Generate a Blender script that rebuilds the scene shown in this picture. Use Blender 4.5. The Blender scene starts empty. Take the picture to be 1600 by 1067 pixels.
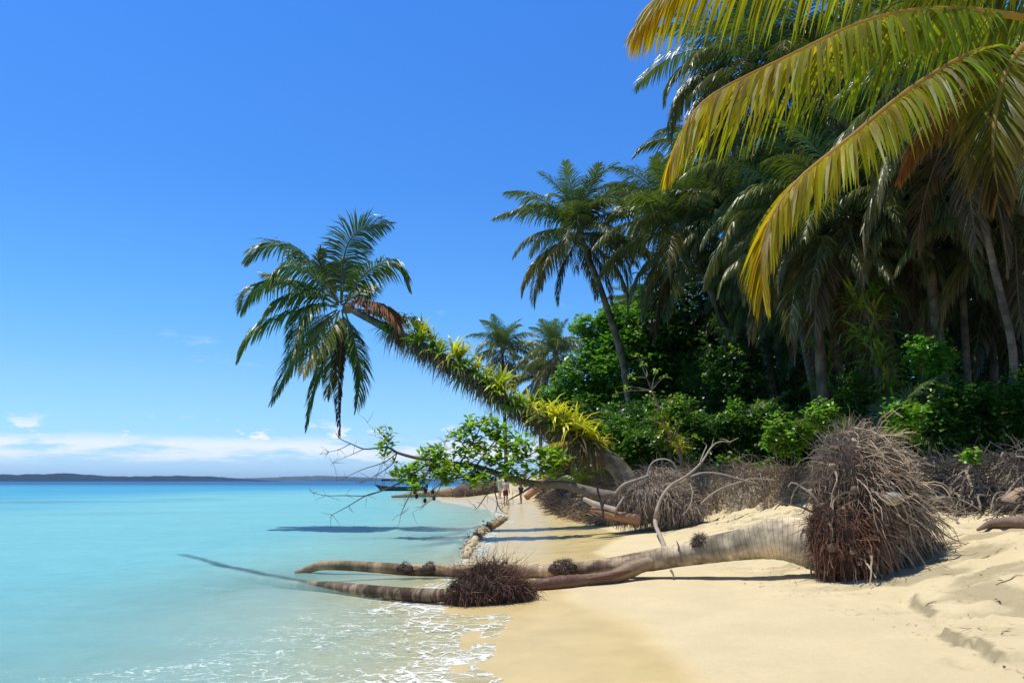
import bpy, math, random
import numpy as np
from mathutils import Vector, Matrix

# ------------------------------------------------------------------ camera, world, sun, exposure
random.seed(7)
RNG = np.random.default_rng(11)
scene = bpy.context.scene
COL = bpy.data.collections.new('beach_scene'); scene.collection.children.link(COL)
FPX = 1244.4; PITCH = math.radians(9.92); CAMZ = 1.6
cam_d = bpy.data.cameras.new('camera'); cam = bpy.data.objects.new('camera', cam_d); COL.objects.link(cam)
cam.location = (0, 0, CAMZ); cam.rotation_euler = (math.radians(90) + PITCH, 0, 0)
cam_d.lens = 28.0; cam_d.sensor_width = 36.0; cam_d.clip_start = 0.05; cam_d.clip_end = 60000
scene.camera = cam
SUNV = Vector((-0.26, 0.07, 1.0)).normalized()
SUN_EL = math.asin(SUNV.z); SUN_AZ = math.atan2(SUNV.x, SUNV.y)
sun_d = bpy.data.lights.new('sun', 'SUN'); sun_d.energy = 4.9; sun_d.angle = math.radians(0.5); sun_d.color = (1.0, 0.96, 0.88)
sun = bpy.data.objects.new('sun', sun_d); COL.objects.link(sun)
sun.rotation_euler = SUNV.to_track_quat('Z', 'Y').to_euler()
scene.view_settings.view_transform = 'Standard'; scene.view_settings.look = 'None'
scene.view_settings.exposure = 0.0; scene.view_settings.gamma = 1.0
scene.cycles.max_bounces = 8; scene.cycles.transparent_max_bounces = 12
scene.cycles.diffuse_bounces = 3; scene.cycles.glossy_bounces = 3; scene.cycles.transmission_bounces = 3
scene.cycles.caustics_reflective = False; scene.cycles.caustics_refractive = False
scene.cycles.use_denoising = True

class NT:
    """tiny node-tree helper"""
    def __init__(s, tree): s.t = tree; s.n = tree.nodes; s.l = tree.links
    def add(s, kind, ins=None, **kw):
        n = s.n.new(kind)
        for k, v in kw.items(): setattr(n, k, v)
        for k, v in (ins or {}).items():
            if hasattr(v, 'is_output') or isinstance(v, bpy.types.NodeSocket): s.l.new(v, n.inputs[k])
            else: n.inputs[k].default_value = v
        return n
    def math(s, op, a, b=0.0, c=None, clamp=False):
        n = s.n.new('ShaderNodeMath'); n.operation = op; n.use_clamp = clamp
        for i, v in enumerate((a, b, c)):
            if v is None: continue
            if isinstance(v, bpy.types.NodeSocket): s.l.new(v, n.inputs[i])
            else: n.inputs[i].default_value = v
        return n.outputs[0]
    def mix(s, f, a, b, blend='MIX'):
        n = s.n.new('ShaderNodeMix'); n.data_type = 'RGBA'; n.blend_type = blend
        for i, v in ((0, f), (6, a), (7, b)):
            if isinstance(v, bpy.types.NodeSocket): s.l.new(v, n.inputs[i])
            else: n.inputs[i].default_value = (v if i == 0 else (*v, 1.0) if len(v) == 3 else v)
        return n.outputs[2]
    def ramp(s, f, pts, interp='LINEAR'):
        n = s.n.new('ShaderNodeValToRGB'); n.color_ramp.interpolation = interp
        el = n.color_ramp.elements
        while len(el) < len(pts): el.new(0.5)
        for e, (p, c) in zip(el, pts):
            e.position = p; e.color = (c, c, c, 1) if not hasattr(c, '__len__') else (*c, 1)
        s.l.new(f, n.inputs[0]); return n.outputs[0]
    def smooth(s, x, a, b):
        n = s.n.new('ShaderNodeMapRange'); n.interpolation_type = 'SMOOTHSTEP'; n.clamp = True
        s.l.new(x, n.inputs[0])
        n.inputs[1].default_value = a; n.inputs[2].default_value = b
        n.inputs[3].default_value = 0; n.inputs[4].default_value = 1
        return n.outputs[0]

world = bpy.data.worlds.new('World'); scene.world = world; world.use_nodes = True
w = NT(world.node_tree); w.n.clear()
sky = w.add('ShaderNodeTexSky', sky_type='NISHITA', sun_disc=False)
sky.sun_elevation = SUN_EL; sky.sun_rotation = SUN_AZ; sky.altitude = 0; sky.air_density = 1.0; sky.dust_density = 0.4; sky.ozone_density = 2.2
hs = w.add('ShaderNodeHueSaturation', {'Saturation': 1.05, 'Value': 1.0, 'Color': sky.outputs[0]})
tc = w.add('ShaderNodeTexCoord')
sep = w.add('ShaderNodeSeparateXYZ', {0: tc.outputs['Generated']})
dz = sep.outputs[2]
sc_ = w.add('ShaderNodeVectorMath', {0: tc.outputs['Generated'], 1: (5.0, 5.0, 34.0)}, operation='MULTIPLY')
nz = w.add('ShaderNodeTexNoise', {'Vector': sc_.outputs[0], 'Scale': 1.5, 'Detail': 8.0, 'Roughness': 0.62, 'Distortion': 0.3})
band = w.math('MULTIPLY', w.smooth(dz, 0.014, 0.030), w.math('SUBTRACT', 1.0, w.smooth(dz, 0.040, 0.058)))
cl1 = w.math('MULTIPLY', w.smooth(w.math('ADD', nz.outputs[0], w.math('MULTIPLY', band, 0.10)), 0.47, 0.63), band)
# small cumulus heads standing on the bank
sc2 = w.add('ShaderNodeVectorMath', {0: tc.outputs['Generated'], 1: (9.0, 9.0, 26.0)}, operation='MULTIPLY')
nz2 = w.add('ShaderNodeTexNoise', {'Vector': sc2.outputs[0], 'Scale': 2.0, 'Detail': 7.0, 'Roughness': 0.6})
band2 = w.math('MULTIPLY', w.smooth(dz, 0.036, 0.05), w.math('SUBTRACT', 1.0, w.smooth(dz, 0.052, 0.078)))
cl2 = w.math('MULTIPLY', w.smooth(nz2.outputs[0], 0.57, 0.64), band2)
# thin wisps
sc3 = w.add('ShaderNodeVectorMath', {0: tc.outputs['Generated'], 1: (3.0, 3.0, 12.0)}, operation='MULTIPLY')
nz3 = w.add('ShaderNodeTexNoise', {'Vector': sc3.outputs[0], 'Scale': 2.2, 'Detail': 6.0, 'Roughness': 0.7})
band3 = w.math('MULTIPLY', w.smooth(dz, 0.05, 0.16), w.math('SUBTRACT', 1.0, w.smooth(dz, 0.2, 0.3)))
cl3 = w.math('MULTIPLY', w.math('MULTIPLY', w.smooth(nz3.outputs[0], 0.62, 0.8), band3), 0.3)
cl = w.math('MAXIMUM', w.math('MAXIMUM', w.math('MULTIPLY', cl1, 0.9), w.math('MULTIPLY', cl2, 1.0)), cl3)
# sky tint by height, bluer at the horizon, zenith dimmed to cut blue fill
SKYTINT = w.mix(1.0, hs.outputs[0], w.ramp(dz, [(0.0, (.62, .96, 1.72)), (.11, (.64, .98, 1.34)), (.2, (.50, .97, 1.40)), (.35, (.40, .90, 1.50)), (.56, (.38, .94, 1.66)), (.72, (.27, .56, .86)), (1.0, (.24, .45, .62))]), 'MULTIPLY')
skyc = w.mix(cl, SKYTINT, (7.0, 7.6, 8.1))
bg = w.add('ShaderNodeBackground', {'Color': skyc, 'Strength': 0.128})
out = w.add('ShaderNodeOutputWorld', {0: bg.outputs[0]})

# ------------------------------------------------------------------ maths
def vnoise(x, y, seed=0):
    xi = np.floor(x).astype(np.int64); yi = np.floor(y).astype(np.int64); xf = x - xi; yf = y - yi
    def h(a, b):
        n = (a * 374761393 + b * 668265263 + seed * 974634777) & 0x7fffffff
        n = ((n ^ (n >> 13)) * 1274126177) & 0x7fffffff
        return ((n ^ (n >> 16)) & 0xffff) / 65535.0
    u = xf * xf * (3 - 2 * xf); v = yf * yf * (3 - 2 * yf)
    return (h(xi, yi) * (1 - u) + h(xi + 1, yi) * u) * (1 - v) + (h(xi, yi + 1) * (1 - u) + h(xi + 1, yi + 1) * u) * v
def fbm(x, y, o=4, seed=0):
    s = 0; a = 0.5; t = 0
    for i in range(o):
        s = s + a * vnoise(x, y, seed + i); t += a; x = x * 2.03 + 17.1; y = y * 2.03 + 5.7; a *= 0.5
    return s / t
def sst(x, a, b):
    t = np.clip((x - a) / (b - a), 0, 1); return t * t * (3 - 2 * t)
def ray(px, py):
    a = (px - 800) / FPX; b = (533.5 - py) / FPX
    return np.array([a, math.cos(PITCH) - b * math.sin(PITCH), math.sin(PITCH) + b * math.cos(PITCH)])
def P(px, py, D):
    r = ray(px, py); r = r * (D / r[1]); return np.array([r[0], r[1], r[2] + CAMZ])

_XS = np.array([[-60, 4], [-20, 1.5], [0, .35], [5.5, -.5], [6.8, -.5], [8.5, -.55], [10.3, -.95], [12, -1.25], [14, -1.15], [17.5, -.85], [25, -.7], [34, -.35], [44, -1.0], [52, -2.7], [60, -4.6], [72, -6.6], [86, -7.4], [100, -6.5], [120, -2.5], [150, 6], [250, 40], [1000, 300], [20000, 6000]])
_XT = np.array([[-60, 11], [0, 9.5], [10, 9.2], [12.7, 8.5], [14, 8.0], [18, 7.9], [19.5, 7.75], [21, 6.3], [22.2, 5.2], [23.6, 4.0], [25, 3.3], [30, 2.7], [40, 2.3], [50, 2.4], [60, 1.2], [75, -1.6], [90, -2.6], [110, -1], [150, 12], [250, 48], [1000, 310], [20000, 6100]])
_BW = np.array([[-60, 1], [17, .9], [20, 1.4], [23, 1.5], [30, 1.6], [40, 1.6], [100, 2]])
def xs(y): return np.interp(y, _XS[:, 0], _XS[:, 1])
def xt(y): return np.interp(y, _XT[:, 0], _XT[:, 1])
_PR = np.array([[-400, -9], [-60, -4.0], [-20, -1.7], [-8, -.8], [-4, -.42], [-2, -.2], [-1, -.09], [0, 0], [1, .045], [2, .10], [3, .18], [4.5, .36], [6, .62], [8, 1.05], [9.5, 1.25], [12, 1.45], [40, 1.7]])
_PR2 = np.array([[-400, -9], [-60, -4.0], [-20, -1.7], [-9, -.8], [-5, -.42], [-3, -.17], [-2, -.10], [-1, -.045], [0, 0], [1, .035], [2, .075], [3, .115], [4, .16], [5, .21], [6, .31], [7, .52], [8, .78], [9.5, 1.12], [12, 1.45], [40, 1.7]])
_rp = np.random.default_rng(5)
FOOT = [(_rp.uniform(4.6, 7.6), _rp.uniform(12.8, 20), _rp.uniform(.08, .14), _rp.uniform(.06, .11)) for _ in range(95)]
FOOT += [(_rp.uniform(3.6, 7.5), _rp.uniform(5.4, 11.5), _rp.uniform(.08, .16), _rp.uniform(.012, .04)) for _ in range(34)]
_LEDGE = None
def H0(x, y):
    x = np.asarray(x, float); y = np.asarray(y, float)
    d = x - xs(y)
    d = d + (fbm(x * .35, y * .35, 3, 3) - .5) * .5 * sst(np.abs(d), 0.3, 3)
    z = np.interp(d, _PR[:, 0], _PR[:, 1]); kk = sst(y, 13.2, 17.5)
    z = z * kk + np.interp(d, _PR2[:, 0], _PR2[:, 1]) * (1 - kk)
    bx = x - xt(y) + (fbm(x * .8, y * .8, 3, 8) - .5) * 1.1
    top = 1.92 + (fbm(x * .5, y * .5, 3, 9) - .5) * .35
    wdt = np.interp(y, _BW[:, 0], _BW[:, 1])
    m = sst(bx, 0, wdt)
    z = np.where(x > xt(y) - 2, z * (1 - m) + np.maximum(top, z) * m, z)
    return z
def G0(px, py, HF=None):
    HF = HF or H0
    r = ray(px, py); t = 3.0; pt = t
    while t < 4000:
        p = r * t
        if p[2] + CAMZ < max(float(HF(p[0], p[1])), 0.0): break
        pt = t; t *= 1.004
    for _ in range(25):
        m = (t + pt) / 2; p = r * m
        if p[2] + CAMZ < max(float(HF(p[0], p[1])), 0.0): t = m
        else: pt = m
    p = r * t; return np.array([p[0], p[1], p[2] + CAMZ])
_lp = [G0(*q) for q in ((1392, 900), (1428, 938), (1462, 978), (1524, 1022), (1606, 1072), (1700, 1130))]
_lp = sorted([(p[1], p[0]) for p in _lp])
_LY = np.array([p[0] for p in _lp]); _LX = np.array([p[1] for p in _lp])
_PITS = [(G0(1462, 972), .11, .07, .12), (G0(1530, 968), .08, .08, .07), (G0(1435, 935), .12, .07, .08), (G0(1568, 948), .14, .06, .06), (G0(1500, 1010), .09, .06, .05)]
for _q in ((1115, 805), (1135, 822), (1150, 827), (1160, 800), (1150, 790), (1168, 830), (1182, 812), (1200, 818), (1222, 806), (1237, 803), (1205, 793), (1215, 783), (1230, 776), (1243, 770), (1193, 824), (1250, 806), (1172, 797), (1187, 803), (1140, 808), (1125, 814), (1212, 801), (1228, 790), (1255, 790), (1178, 786), (1100, 800), (1160, 815), (1196, 779), (1246, 782)):
    _PITS.append((G0(_q[0] + _rp.uniform(-4, 4), _q[1] + _rp.uniform(-2, 2)), _rp.uniform(.10, .2), _rp.uniform(.14, .26), _rp.uniform(.07, .13)))
def ledge(x, y):
    lx = np.interp(y, _LY, _LX) + (fbm(y * 3.0, y * 0 + .5, 3, 31) - .5) * .30
    on = sst(fbm(y * 1.9, y * 0 + 2.5, 2, 33), .44, .54) * sst(y, 3, 4.5) * (1 - sst(y, 10.4, 11.2))
    return x - lx, on
def H(x, y):
    x = np.asarray(x, float); y = np.asarray(y, float)
    z = H0(x, y)
    near = (y > 2) & (y < 30)
    # sandy relief right of the log, dry part
    rel = sst(x - xs(y), 3.4, 6.5) * np.where(near, 1.0, 0.0)
    z = z + rel * ((fbm(x * 1.1 + 3, y * 1.1, 4, 21) - .5) * .16 + (fbm(x * 4, y * 4, 4, 22) - .5) * .075)
    # little scarp
    e, on = ledge(x, y)
    z = z + on * .085 * sst(e, 0, .05) * np.exp(-np.maximum(e, 0) / 1.4)
    sh = sst(x - np.interp(y, _LY, _LX), 0, .8) * np.where(near, 1., 0.)
    q = x * .55 + y; z = z + sh * (.06 * np.abs(fbm(x * .9, q * 2.6, 4, 41) * 2 - 1) ** .6 + .05 * (fbm(x * 2.2, q * 7, 3, 42) - .5))
    for fx, fy, r, dp in FOOT:
        q = ((x - fx) ** 2 + ((y - fy) * .8) ** 2) / (r * r)
        z = z - dp * np.exp(-q * q) + dp * .35 * np.exp(-((np.sqrt(q) - 1.35) / .35) ** 2)
    for c, rx, ry, dp in _PITS:
        q = ((x - c[0]) / rx) ** 2 + ((y - c[1]) / ry) ** 2
        z = z - dp * np.exp(-q ** 2) + dp * .3 * np.exp(-((np.sqrt(q) - 1.4) / .35) ** 2)
    return z
def G(px, py): return G0(px, py, H)
def onground(x, y): return np.array([x, y, float(H(x, y))])

# ------------------------------------------------------------------ mesh assembly
def unit(v): return v / np.maximum(np.linalg.norm(v, axis=-1, keepdims=True), 1e-9)
Z3 = np.array([0., 0., 1.])
class MB:
    def __init__(s): s.v = []; s.f = []; s.c = []; s.n = 0; s.sm = []
    def raw(s, v, f, c, smooth=False):
        v = np.asarray(v, float).reshape(-1, 3); f = np.asarray(f, int).reshape(-1, 4)
        c = np.asarray(c, float)
        if c.ndim == 1: c = np.broadcast_to(c, (len(v), c.shape[0]))
        if c.shape[1] == 3: c = np.concatenate([c, np.ones((len(v), 1))], 1)
        s.v.append(v); s.f.append(f + s.n); s.c.append(c); s.sm.append(np.full(len(f), smooth)); s.n += len(v)
    def strips(s, P0, D, L, W, prof, droop, side, c0, c1, cexp=1.0):
        """N bent ribbons: start, direction, length, width, width profile (K), gravity bend, edge vector"""
        P0 = np.asarray(P0, float); N = len(P0); K = len(prof)
        L = np.broadcast_to(L, (N,)); W = np.broadcast_to(W, (N,)); droop = np.broadcast_to(droop, (N,))
        side = np.broadcast_to(side, (N, 3)); D = np.broadcast_to(D, (N, 3))
        c0 = np.broadcast_to(c0, (N, 3)); c1 = np.broadcast_to(c1, (N, 3))
        pos = P0.copy(); V = np.zeros((N, K, 2, 3)); C = np.zeros((N, K, 2, 3))
        for k in range(K):
            u = k / (K - 1)
            d = unit(D - (droop * u * 1.6)[:, None] * Z3)
            e = side - (side * d).sum(1, keepdims=True) * d
            e = unit(e) * (W * prof[k] * .5)[:, None]
            V[:, k, 0] = pos - e; V[:, k, 1] = pos + e
            cc = c0 + (c1 - c0) * u ** cexp
            C[:, k, 0] = cc; C[:, k, 1] = cc
            pos = pos + d * (L / (K - 1))[:, None]
        idx = np.arange(N * K * 2).reshape(N, K, 2)
        f = np.stack([idx[:, :-1, 0], idx[:, :-1, 1], idx[:, 1:, 1], idx[:, 1:, 0]], -1)
        s.raw(V, f, C.reshape(-1, 3), False)
    def tubes(s, PT, R, S, C, smooth=True):
        """PT (N,K,3) centre lines, R (N,K), colours (N,K,3)"""
        PT = np.asarray(PT, float); N, K, _ = PT.shape
        R = np.broadcast_to(R, (N, K)); C = np.broadcast_to(C, (N, K, 3))
        T = np.gradient(PT, axis=1); T = unit(T)
        ref = np.where(np.abs(T[:, :, 2:3]) > .93, np.array([1., 0, 0]), Z3)
        ref = np.broadcast_to(ref[:, :1], ref.shape)
        A = unit(np.cross(T, ref)); B = np.cross(T, A)
        an = np.arange(S) / S * 2 * math.pi
        V = PT[:, :, None] + (A[:, :, None] * np.cos(an)[None, None, :, None] + B[:, :, None] * np.sin(an)[None, None, :, None]) * R[:, :, None, None]
        idx = np.arange(N * K * S).reshape(N, K, S); nx = np.roll(idx, -1, 2)
        f = np.stack([idx[:, :-1], nx[:, :-1], nx[:, 1:], idx[:, 1:]], -1)
        CC = np.broadcast_to(C[:, :, None, :], (N, K, S, 3)).reshape(-1, 3)
        s.raw(V, f, CC, smooth)
    def tube(s, pts, rad, S, col, K=None, rough=0.0, ring=0.0, caps=True, seed=0, smooth=True, flat=1.0):
        """single spline tube through control points, capped, with bumpy radius"""
        pts = np.asarray(pts, float); rad = np.broadcast_to(np.asarray(rad, float), (len(pts),))
        K = K or len(pts) * 4
        p, r = spline(pts, K), np.interp(np.linspace(0, len(pts) - 1, K), np.arange(len(pts)), rad)
        if caps:
            p = np.vstack([p[:1], p, p[-1:]]); r = np.concatenate([[r[0] * .02], r, [r[-1] * .02]]); K += 2
        T = unit(np.gradient(p, axis=0)); T[0] = T[1]; T[-1] = T[-2]
        ref = Z3 if abs(T[K // 2][2]) < .9 else np.array([1., 0, 0])
        A = unit(np.cross(T, ref)); B = np.cross(T, A)
        an = np.arange(S) / S * 2 * math.pi
        rr = r[:, None] * (1 + rough * (fbm(np.cos(an)[None] * 1.5 + np.arange(K)[:, None] * .35, np.sin(an)[None] * 1.5 + seed + np.zeros((K, 1)), 3, 50 + seed) - .5) * 2)
        rr = rr * (1 + ring * ((np.arange(K) % 3 == 0)[:, None] * 1.0 - .3))
        V = p[:, None] + (A[:, None] * np.cos(an)[None, :, None] + B[:, None] * np.sin(an)[None, :, None] * flat) * rr[:, :, None]
        idx = np.arange(K * S).reshape(K, S); nx = np.roll(idx, -1, 1)
        f = np.stack([idx[:-1], nx[:-1], nx[1:], idx[1:]], -1)
        col = np.asarray(col, float)
        if col.ndim == 2:
            cc = np.stack([np.interp(np.linspace(0, 1, K), np.linspace(0, 1, len(col)), col[:, i]) for i in range(3)], 1)
            cc = np.repeat(cc[:, None], S, 1).reshape(-1, 3)
        else: cc = np.broadcast_to(col, (K * S, 3))
        s.raw(V, f, cc, smooth)
        return p, r
    def blob(s, c, R, col, n=14, rough=.25, freq=1.5, seed=0, rot=None, smooth=True, pw=1.0):
        """noisy ellipsoid"""
        th = np.linspace(0.02, math.pi - .02, n); ph = np.arange(2 * n) / (2 * n) * 2 * math.pi
        X = np.stack([np.sin(th)[:, None] * np.cos(ph)[None], np.sin(th)[:, None] * np.sin(ph)[None], np.cos(th)[:, None] + 0 * ph[None]], -1)
        nn = fbm(X[..., 0] * freq + 5 + X[..., 2] * freq * .7, X[..., 1] * freq + 9 - X[..., 2] * freq * .6, 4, seed)
        Xr = X * (1 + rough * (nn - .5) * 2)[..., None] * np.asarray(R)
        if rot is not None: Xr = Xr @ np.asarray(rot).T
        idx = np.arange(n * 2 * n).reshape(n, 2 * n); nx = np.roll(idx, -1, 1)
        f = np.stack([idx[:-1], idx[1:], nx[1:], nx[:-1]], -1)
        s.raw(Xr + np.asarray(c), f, col, smooth)
    def box(s, c, sz, col, rot=None):
        v = np.array([[x, y, z] for x in (-.5, .5) for y in (-.5, .5) for z in (-.5, .5)]) * np.asarray(sz)
        if rot is not None: v = v @ np.asarray(rot).T
        f = [[0, 1, 3, 2], [4, 6, 7, 5], [0, 4, 5, 1], [2, 3, 7, 6], [0, 2, 6, 4], [1, 5, 7, 3]]
        s.raw(v + np.asarray(c), f, col, False)
    def mesh(s, name, mat):
        me = bpy.data.meshes.new(name)
        v = np.concatenate(s.v); f = np.concatenate(s.f); c = np.concatenate(s.c)
        me.vertices.add(len(v)); me.vertices.foreach_set('co', v.astype(np.float32).ravel())
        me.loops.add(len(f) * 4); me.loops.foreach_set('vertex_index', f.astype(np.int32).ravel())
        me.polygons.add(len(f)); me.polygons.foreach_set('loop_start', np.arange(len(f), dtype=np.int32) * 4)
        me.polygons.foreach_set('use_smooth', np.concatenate(s.sm))
        a = me.color_attributes.new('Col', 'FLOAT_COLOR', 'POINT')
        a.data.foreach_set('color', c.astype(np.float32).ravel())
        me.update(calc_edges=True); me.validate()
        if mat: me.materials.append(mat)
        return me
    def obj(s, name, mat, parent=None, origin=None):
        if origin is not None: s.v = [v - np.asarray(origin) for v in s.v]
        return link(name, s.mesh(name, mat), parent, origin)
def link(name, me, parent=None, loc=None):
    o = bpy.data.objects.new(name, me); COL.objects.link(o)
    if parent is not None: o.parent = parent
    pw = Vector((0, 0, 0)); q = parent
    while q is not None: pw = pw + q.location; q = q.parent
    o.location = (Vector(loc) if loc is not None else Vector((0, 0, 0))) - pw
    return o
def spline(pts, K):
    pts = np.asarray(pts, float); n = len(pts)
    if n < 3: return pts[0] + (pts[-1] - pts[0]) * np.linspace(0, 1, K)[:, None]
    e = np.vstack([2 * pts[0] - pts[1], pts, 2 * pts[-1] - pts[-2]])
    u = np.linspace(0, n - 1 - 1e-6, K); i = u.astype(int); t = (u - i)[:, None]
    a, b, c, d = e[i], e[i + 1], e[i + 2], e[i + 3]
    return .5 * ((2 * b) + (-a + c) * t + (2 * a - 5 * b + 4 * c - d) * t ** 2 + (-a + 3 * b - 3 * c + d) * t ** 3)
def tag(o, label=None, cat=None, group=None, kind=None):
    if label: o['label'] = label
    if cat: o['category'] = cat
    if group: o['group'] = group
    if kind: o['kind'] = kind
    return o
def empty(name, loc, label, cat, group=None):
    o = bpy.data.objects.new(name, None); COL.objects.link(o); o.location = Vector(loc); o.empty_display_size = .3
    return tag(o, label, cat, group)

# ------------------------------------------------------------------ materials
def newmat(name):
    m = bpy.data.materials.new(name); m.use_nodes = True; t = NT(m.node_tree); t.n.clear(); return m, t
def leafmat(name, rough=.42, trans=.3, tcol=(1.5, 1.7, .5), spec=.5, var=.35):
    m, t = newmat(name)
    a = t.add('ShaderNodeAttribute', attribute_name='Col'); oi = t.add('ShaderNodeObjectInfo')
    g = t.add('ShaderNodeNewGeometry')
    nz = t.add('ShaderNodeTexNoise', {'Scale': 1.3, 'Detail': 3.0}); t.l.new(g.outputs['Position'], nz.inputs['Vector'])
    v = t.math('MULTIPLY_ADD', oi.outputs['Random'], var, 1 - var / 2)
    v = t.math('MULTIPLY', v, t.math('MULTIPLY_ADD', g.outputs['Random Per Island'], .5, .75))
    v = t.math('MULTIPLY', v, t.math('MULTIPLY_ADD', nz.outputs[0], .6, .7))
    hs = t.add('ShaderNodeHueSaturation', {'Value': v, 'Color': a.outputs['Color']})
    h = t.math('MULTIPLY_ADD', g.outputs['Random Per Island'], .03, .487); t.l.new(h, hs.inputs['Hue'])
    pr = t.add('ShaderNodeBsdfPrincipled', {'Base Color': hs.outputs[0], 'Roughness': rough, 'Specular IOR Level': spec})
    tr = t.add('ShaderNodeBsdfTranslucent', {'Color': t.mix(1.0, hs.outputs[0], tcol, 'MULTIPLY')})
    mx = t.add('ShaderNodeMixShader', {0: trans, 1: pr.outputs[0], 2: tr.outputs[0]})
    t.add('ShaderNodeOutputMaterial', {0: mx.outputs[0]}); return m
def barkmat(name, scale=8., rough=.85, var=.5, bump=.5, stretch=(1, 1, 1), spec=.25, dist=.02):
    m, t = newmat(name)
    a = t.add('ShaderNodeAttribute', attribute_name='Col')
    tc = t.add('ShaderNodeTexCoord')
    mp = t.add('ShaderNodeMapping', {'Vector': tc.outputs['Object'], 'Scale': stretch})
    n1 = t.add('ShaderNodeTexNoise', {'Vector': mp.outputs[0], 'Scale': scale, 'Detail': 6.0, 'Roughness': .65})
    n2 = t.add('ShaderNodeTexNoise', {'Vector': tc.outputs['Object'], 'Scale': scale * .22, 'Detail': 4.0})
    v = t.math('MULTIPLY', t.math('MULTIPLY_ADD', n1.outputs[0], var * 2, 1 - var), t.math('MULTIPLY_ADD', n2.outputs[0], var * 1.6, 1 - var * .8))
    hs = t.add('ShaderNodeHueSaturation', {'Value': v, 'Color': a.outputs['Color']})
    bp = t.add('ShaderNodeBump', {'Strength': bump, 'Distance': dist, 'Height': n1.outputs[0]})
    pr = t.add('ShaderNodeBsdfPrincipled', {'Base Color': hs.outputs[0], 'Roughness': rough, 'Specular IOR Level': spec, 'Normal': bp.outputs[0]})
    t.add('ShaderNodeOutputMaterial', {0: pr.outputs[0]}); return m
def palmbark(name):
    """ringed palm trunk: the ring pattern follows the mesh's own colour attribute alpha (metres along the stem)"""
    m, t = newmat(name)
    a = t.add('ShaderNodeAttribute', attribute_name='Col'); tc = t.add('ShaderNodeTexCoord')
    n1 = t.add('ShaderNodeTexNoise', {'Vector': tc.outputs['Object'], 'Scale': 11.0, 'Detail': 8.0, 'Roughness': .75})
    n2 = t.add('ShaderNodeTexNoise', {'Vector': tc.outputs['Object'], 'Scale': 2.0, 'Detail': 5.0, 'Roughness': .6})
    s_ = t.math('MULTIPLY', t.math('ADD', a.outputs['Alpha'], t.math('MULTIPLY', n1.outputs[0], .035)), 11.0)
    fr = t.math('FRACT', s_)
    ringm = t.math('SUBTRACT', 1.0, t.math('MULTIPLY', t.smooth(fr, 0.0, .12), t.math('SUBTRACT', 1.0, t.smooth(fr, .93, 1.0))))
    v = t.math('MULTIPLY', t.math('MULTIPLY_ADD', n1.outputs[0], 1.2, .4), t.math('MULTIPLY_ADD', n2.outputs[0], 1.5, .25))
    v = t.math('MULTIPLY', v, t.math('MULTIPLY_ADD', t.smooth(n2.outputs[0], .35, .62), .6, .55)); v = t.math('MULTIPLY', v, t.math('MULTIPLY_ADD', ringm, -.22, 1.0))
    hs = t.add('ShaderNodeHueSaturation', {'Value': v, 'Color': a.outputs['Color']})
    hgt = t.math('ADD', t.math('MULTIPLY', ringm, -.35), n1.outputs[0])
    bp = t.add('ShaderNodeBump', {'Strength': .8, 'Distance': .018, 'Height': hgt})
    pr = t.add('ShaderNodeBsdfPrincipled', {'Base Color': hs.outputs[0], 'Roughness': .8, 'Specular IOR Level': .25, 'Normal': bp.outputs[0]})
    t.add('ShaderNodeOutputMaterial', {0: pr.outputs[0]}); return m
def plain(name, rough=.6, spec=.4):
    m, t = newmat(name)
    a = t.add('ShaderNodeAttribute', attribute_name='Col'); tc = t.add('ShaderNodeTexCoord')
    n = t.add('ShaderNodeTexNoise', {'Vector': tc.outputs['Object'], 'Scale': 9.0, 'Detail': 4.0})
    hs = t.add('ShaderNodeHueSaturation', {'Value': t.math('MULTIPLY_ADD', n.outputs[0], .5, .75), 'Color': a.outputs['Color']})
    pr = t.add('ShaderNodeBsdfPrincipled', {'Base Color': hs.outputs[0], 'Roughness': rough, 'Specular IOR Level': spec})
    t.add('ShaderNodeOutputMaterial', {0: pr.outputs[0]}); return m
M_FROND = leafmat('palm_leaflets', .38, .25, (1.4, 1.6, .5), .5)
M_YFROND = leafmat('yellowing_leaflets', .5, .58, (1.9, 1.75, .45), .32, .1)
M_LEAF = leafmat('broad_leaves', .38, .34, (1.5, 1.9, .5), .5)
M_LEAFB = leafmat('backlit_leaves', .4, .52, (1.7, 1.8, .5), .4)
M_BROM = leafmat('strap_leaves', .40, .3, (1.6, 1.7, .5), .45)
M_DEAD = leafmat('dead_leaves', .8, .12, (1.2, 1.1, .9), .2)
M_GRASS = leafmat('grass_blades', .5, .3, (1.4, 1.7, .5), .3)
M_TRUNK = palmbark('ringed_palm_bark')
M_BARK = barkmat('bark', 9., .85, .45, .5)
M_ROOT = barkmat('root_fibre', 14., .85, .35, .3)
M_EARTH = barkmat('root_earth', 9., .95, .5, 1.0, dist=.05)
M_WETLOG = barkmat('wet_log_bark', 14., .42, .5, .9, spec=.4)
M_PLAIN = plain('painted_wood'); M_SKIN = plain('skin', .5, .4); M_CLOTH = plain('cloth', .85, .2)
M_ROCK = barkmat('pale_stone', 6., .85, .3, .6)
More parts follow.
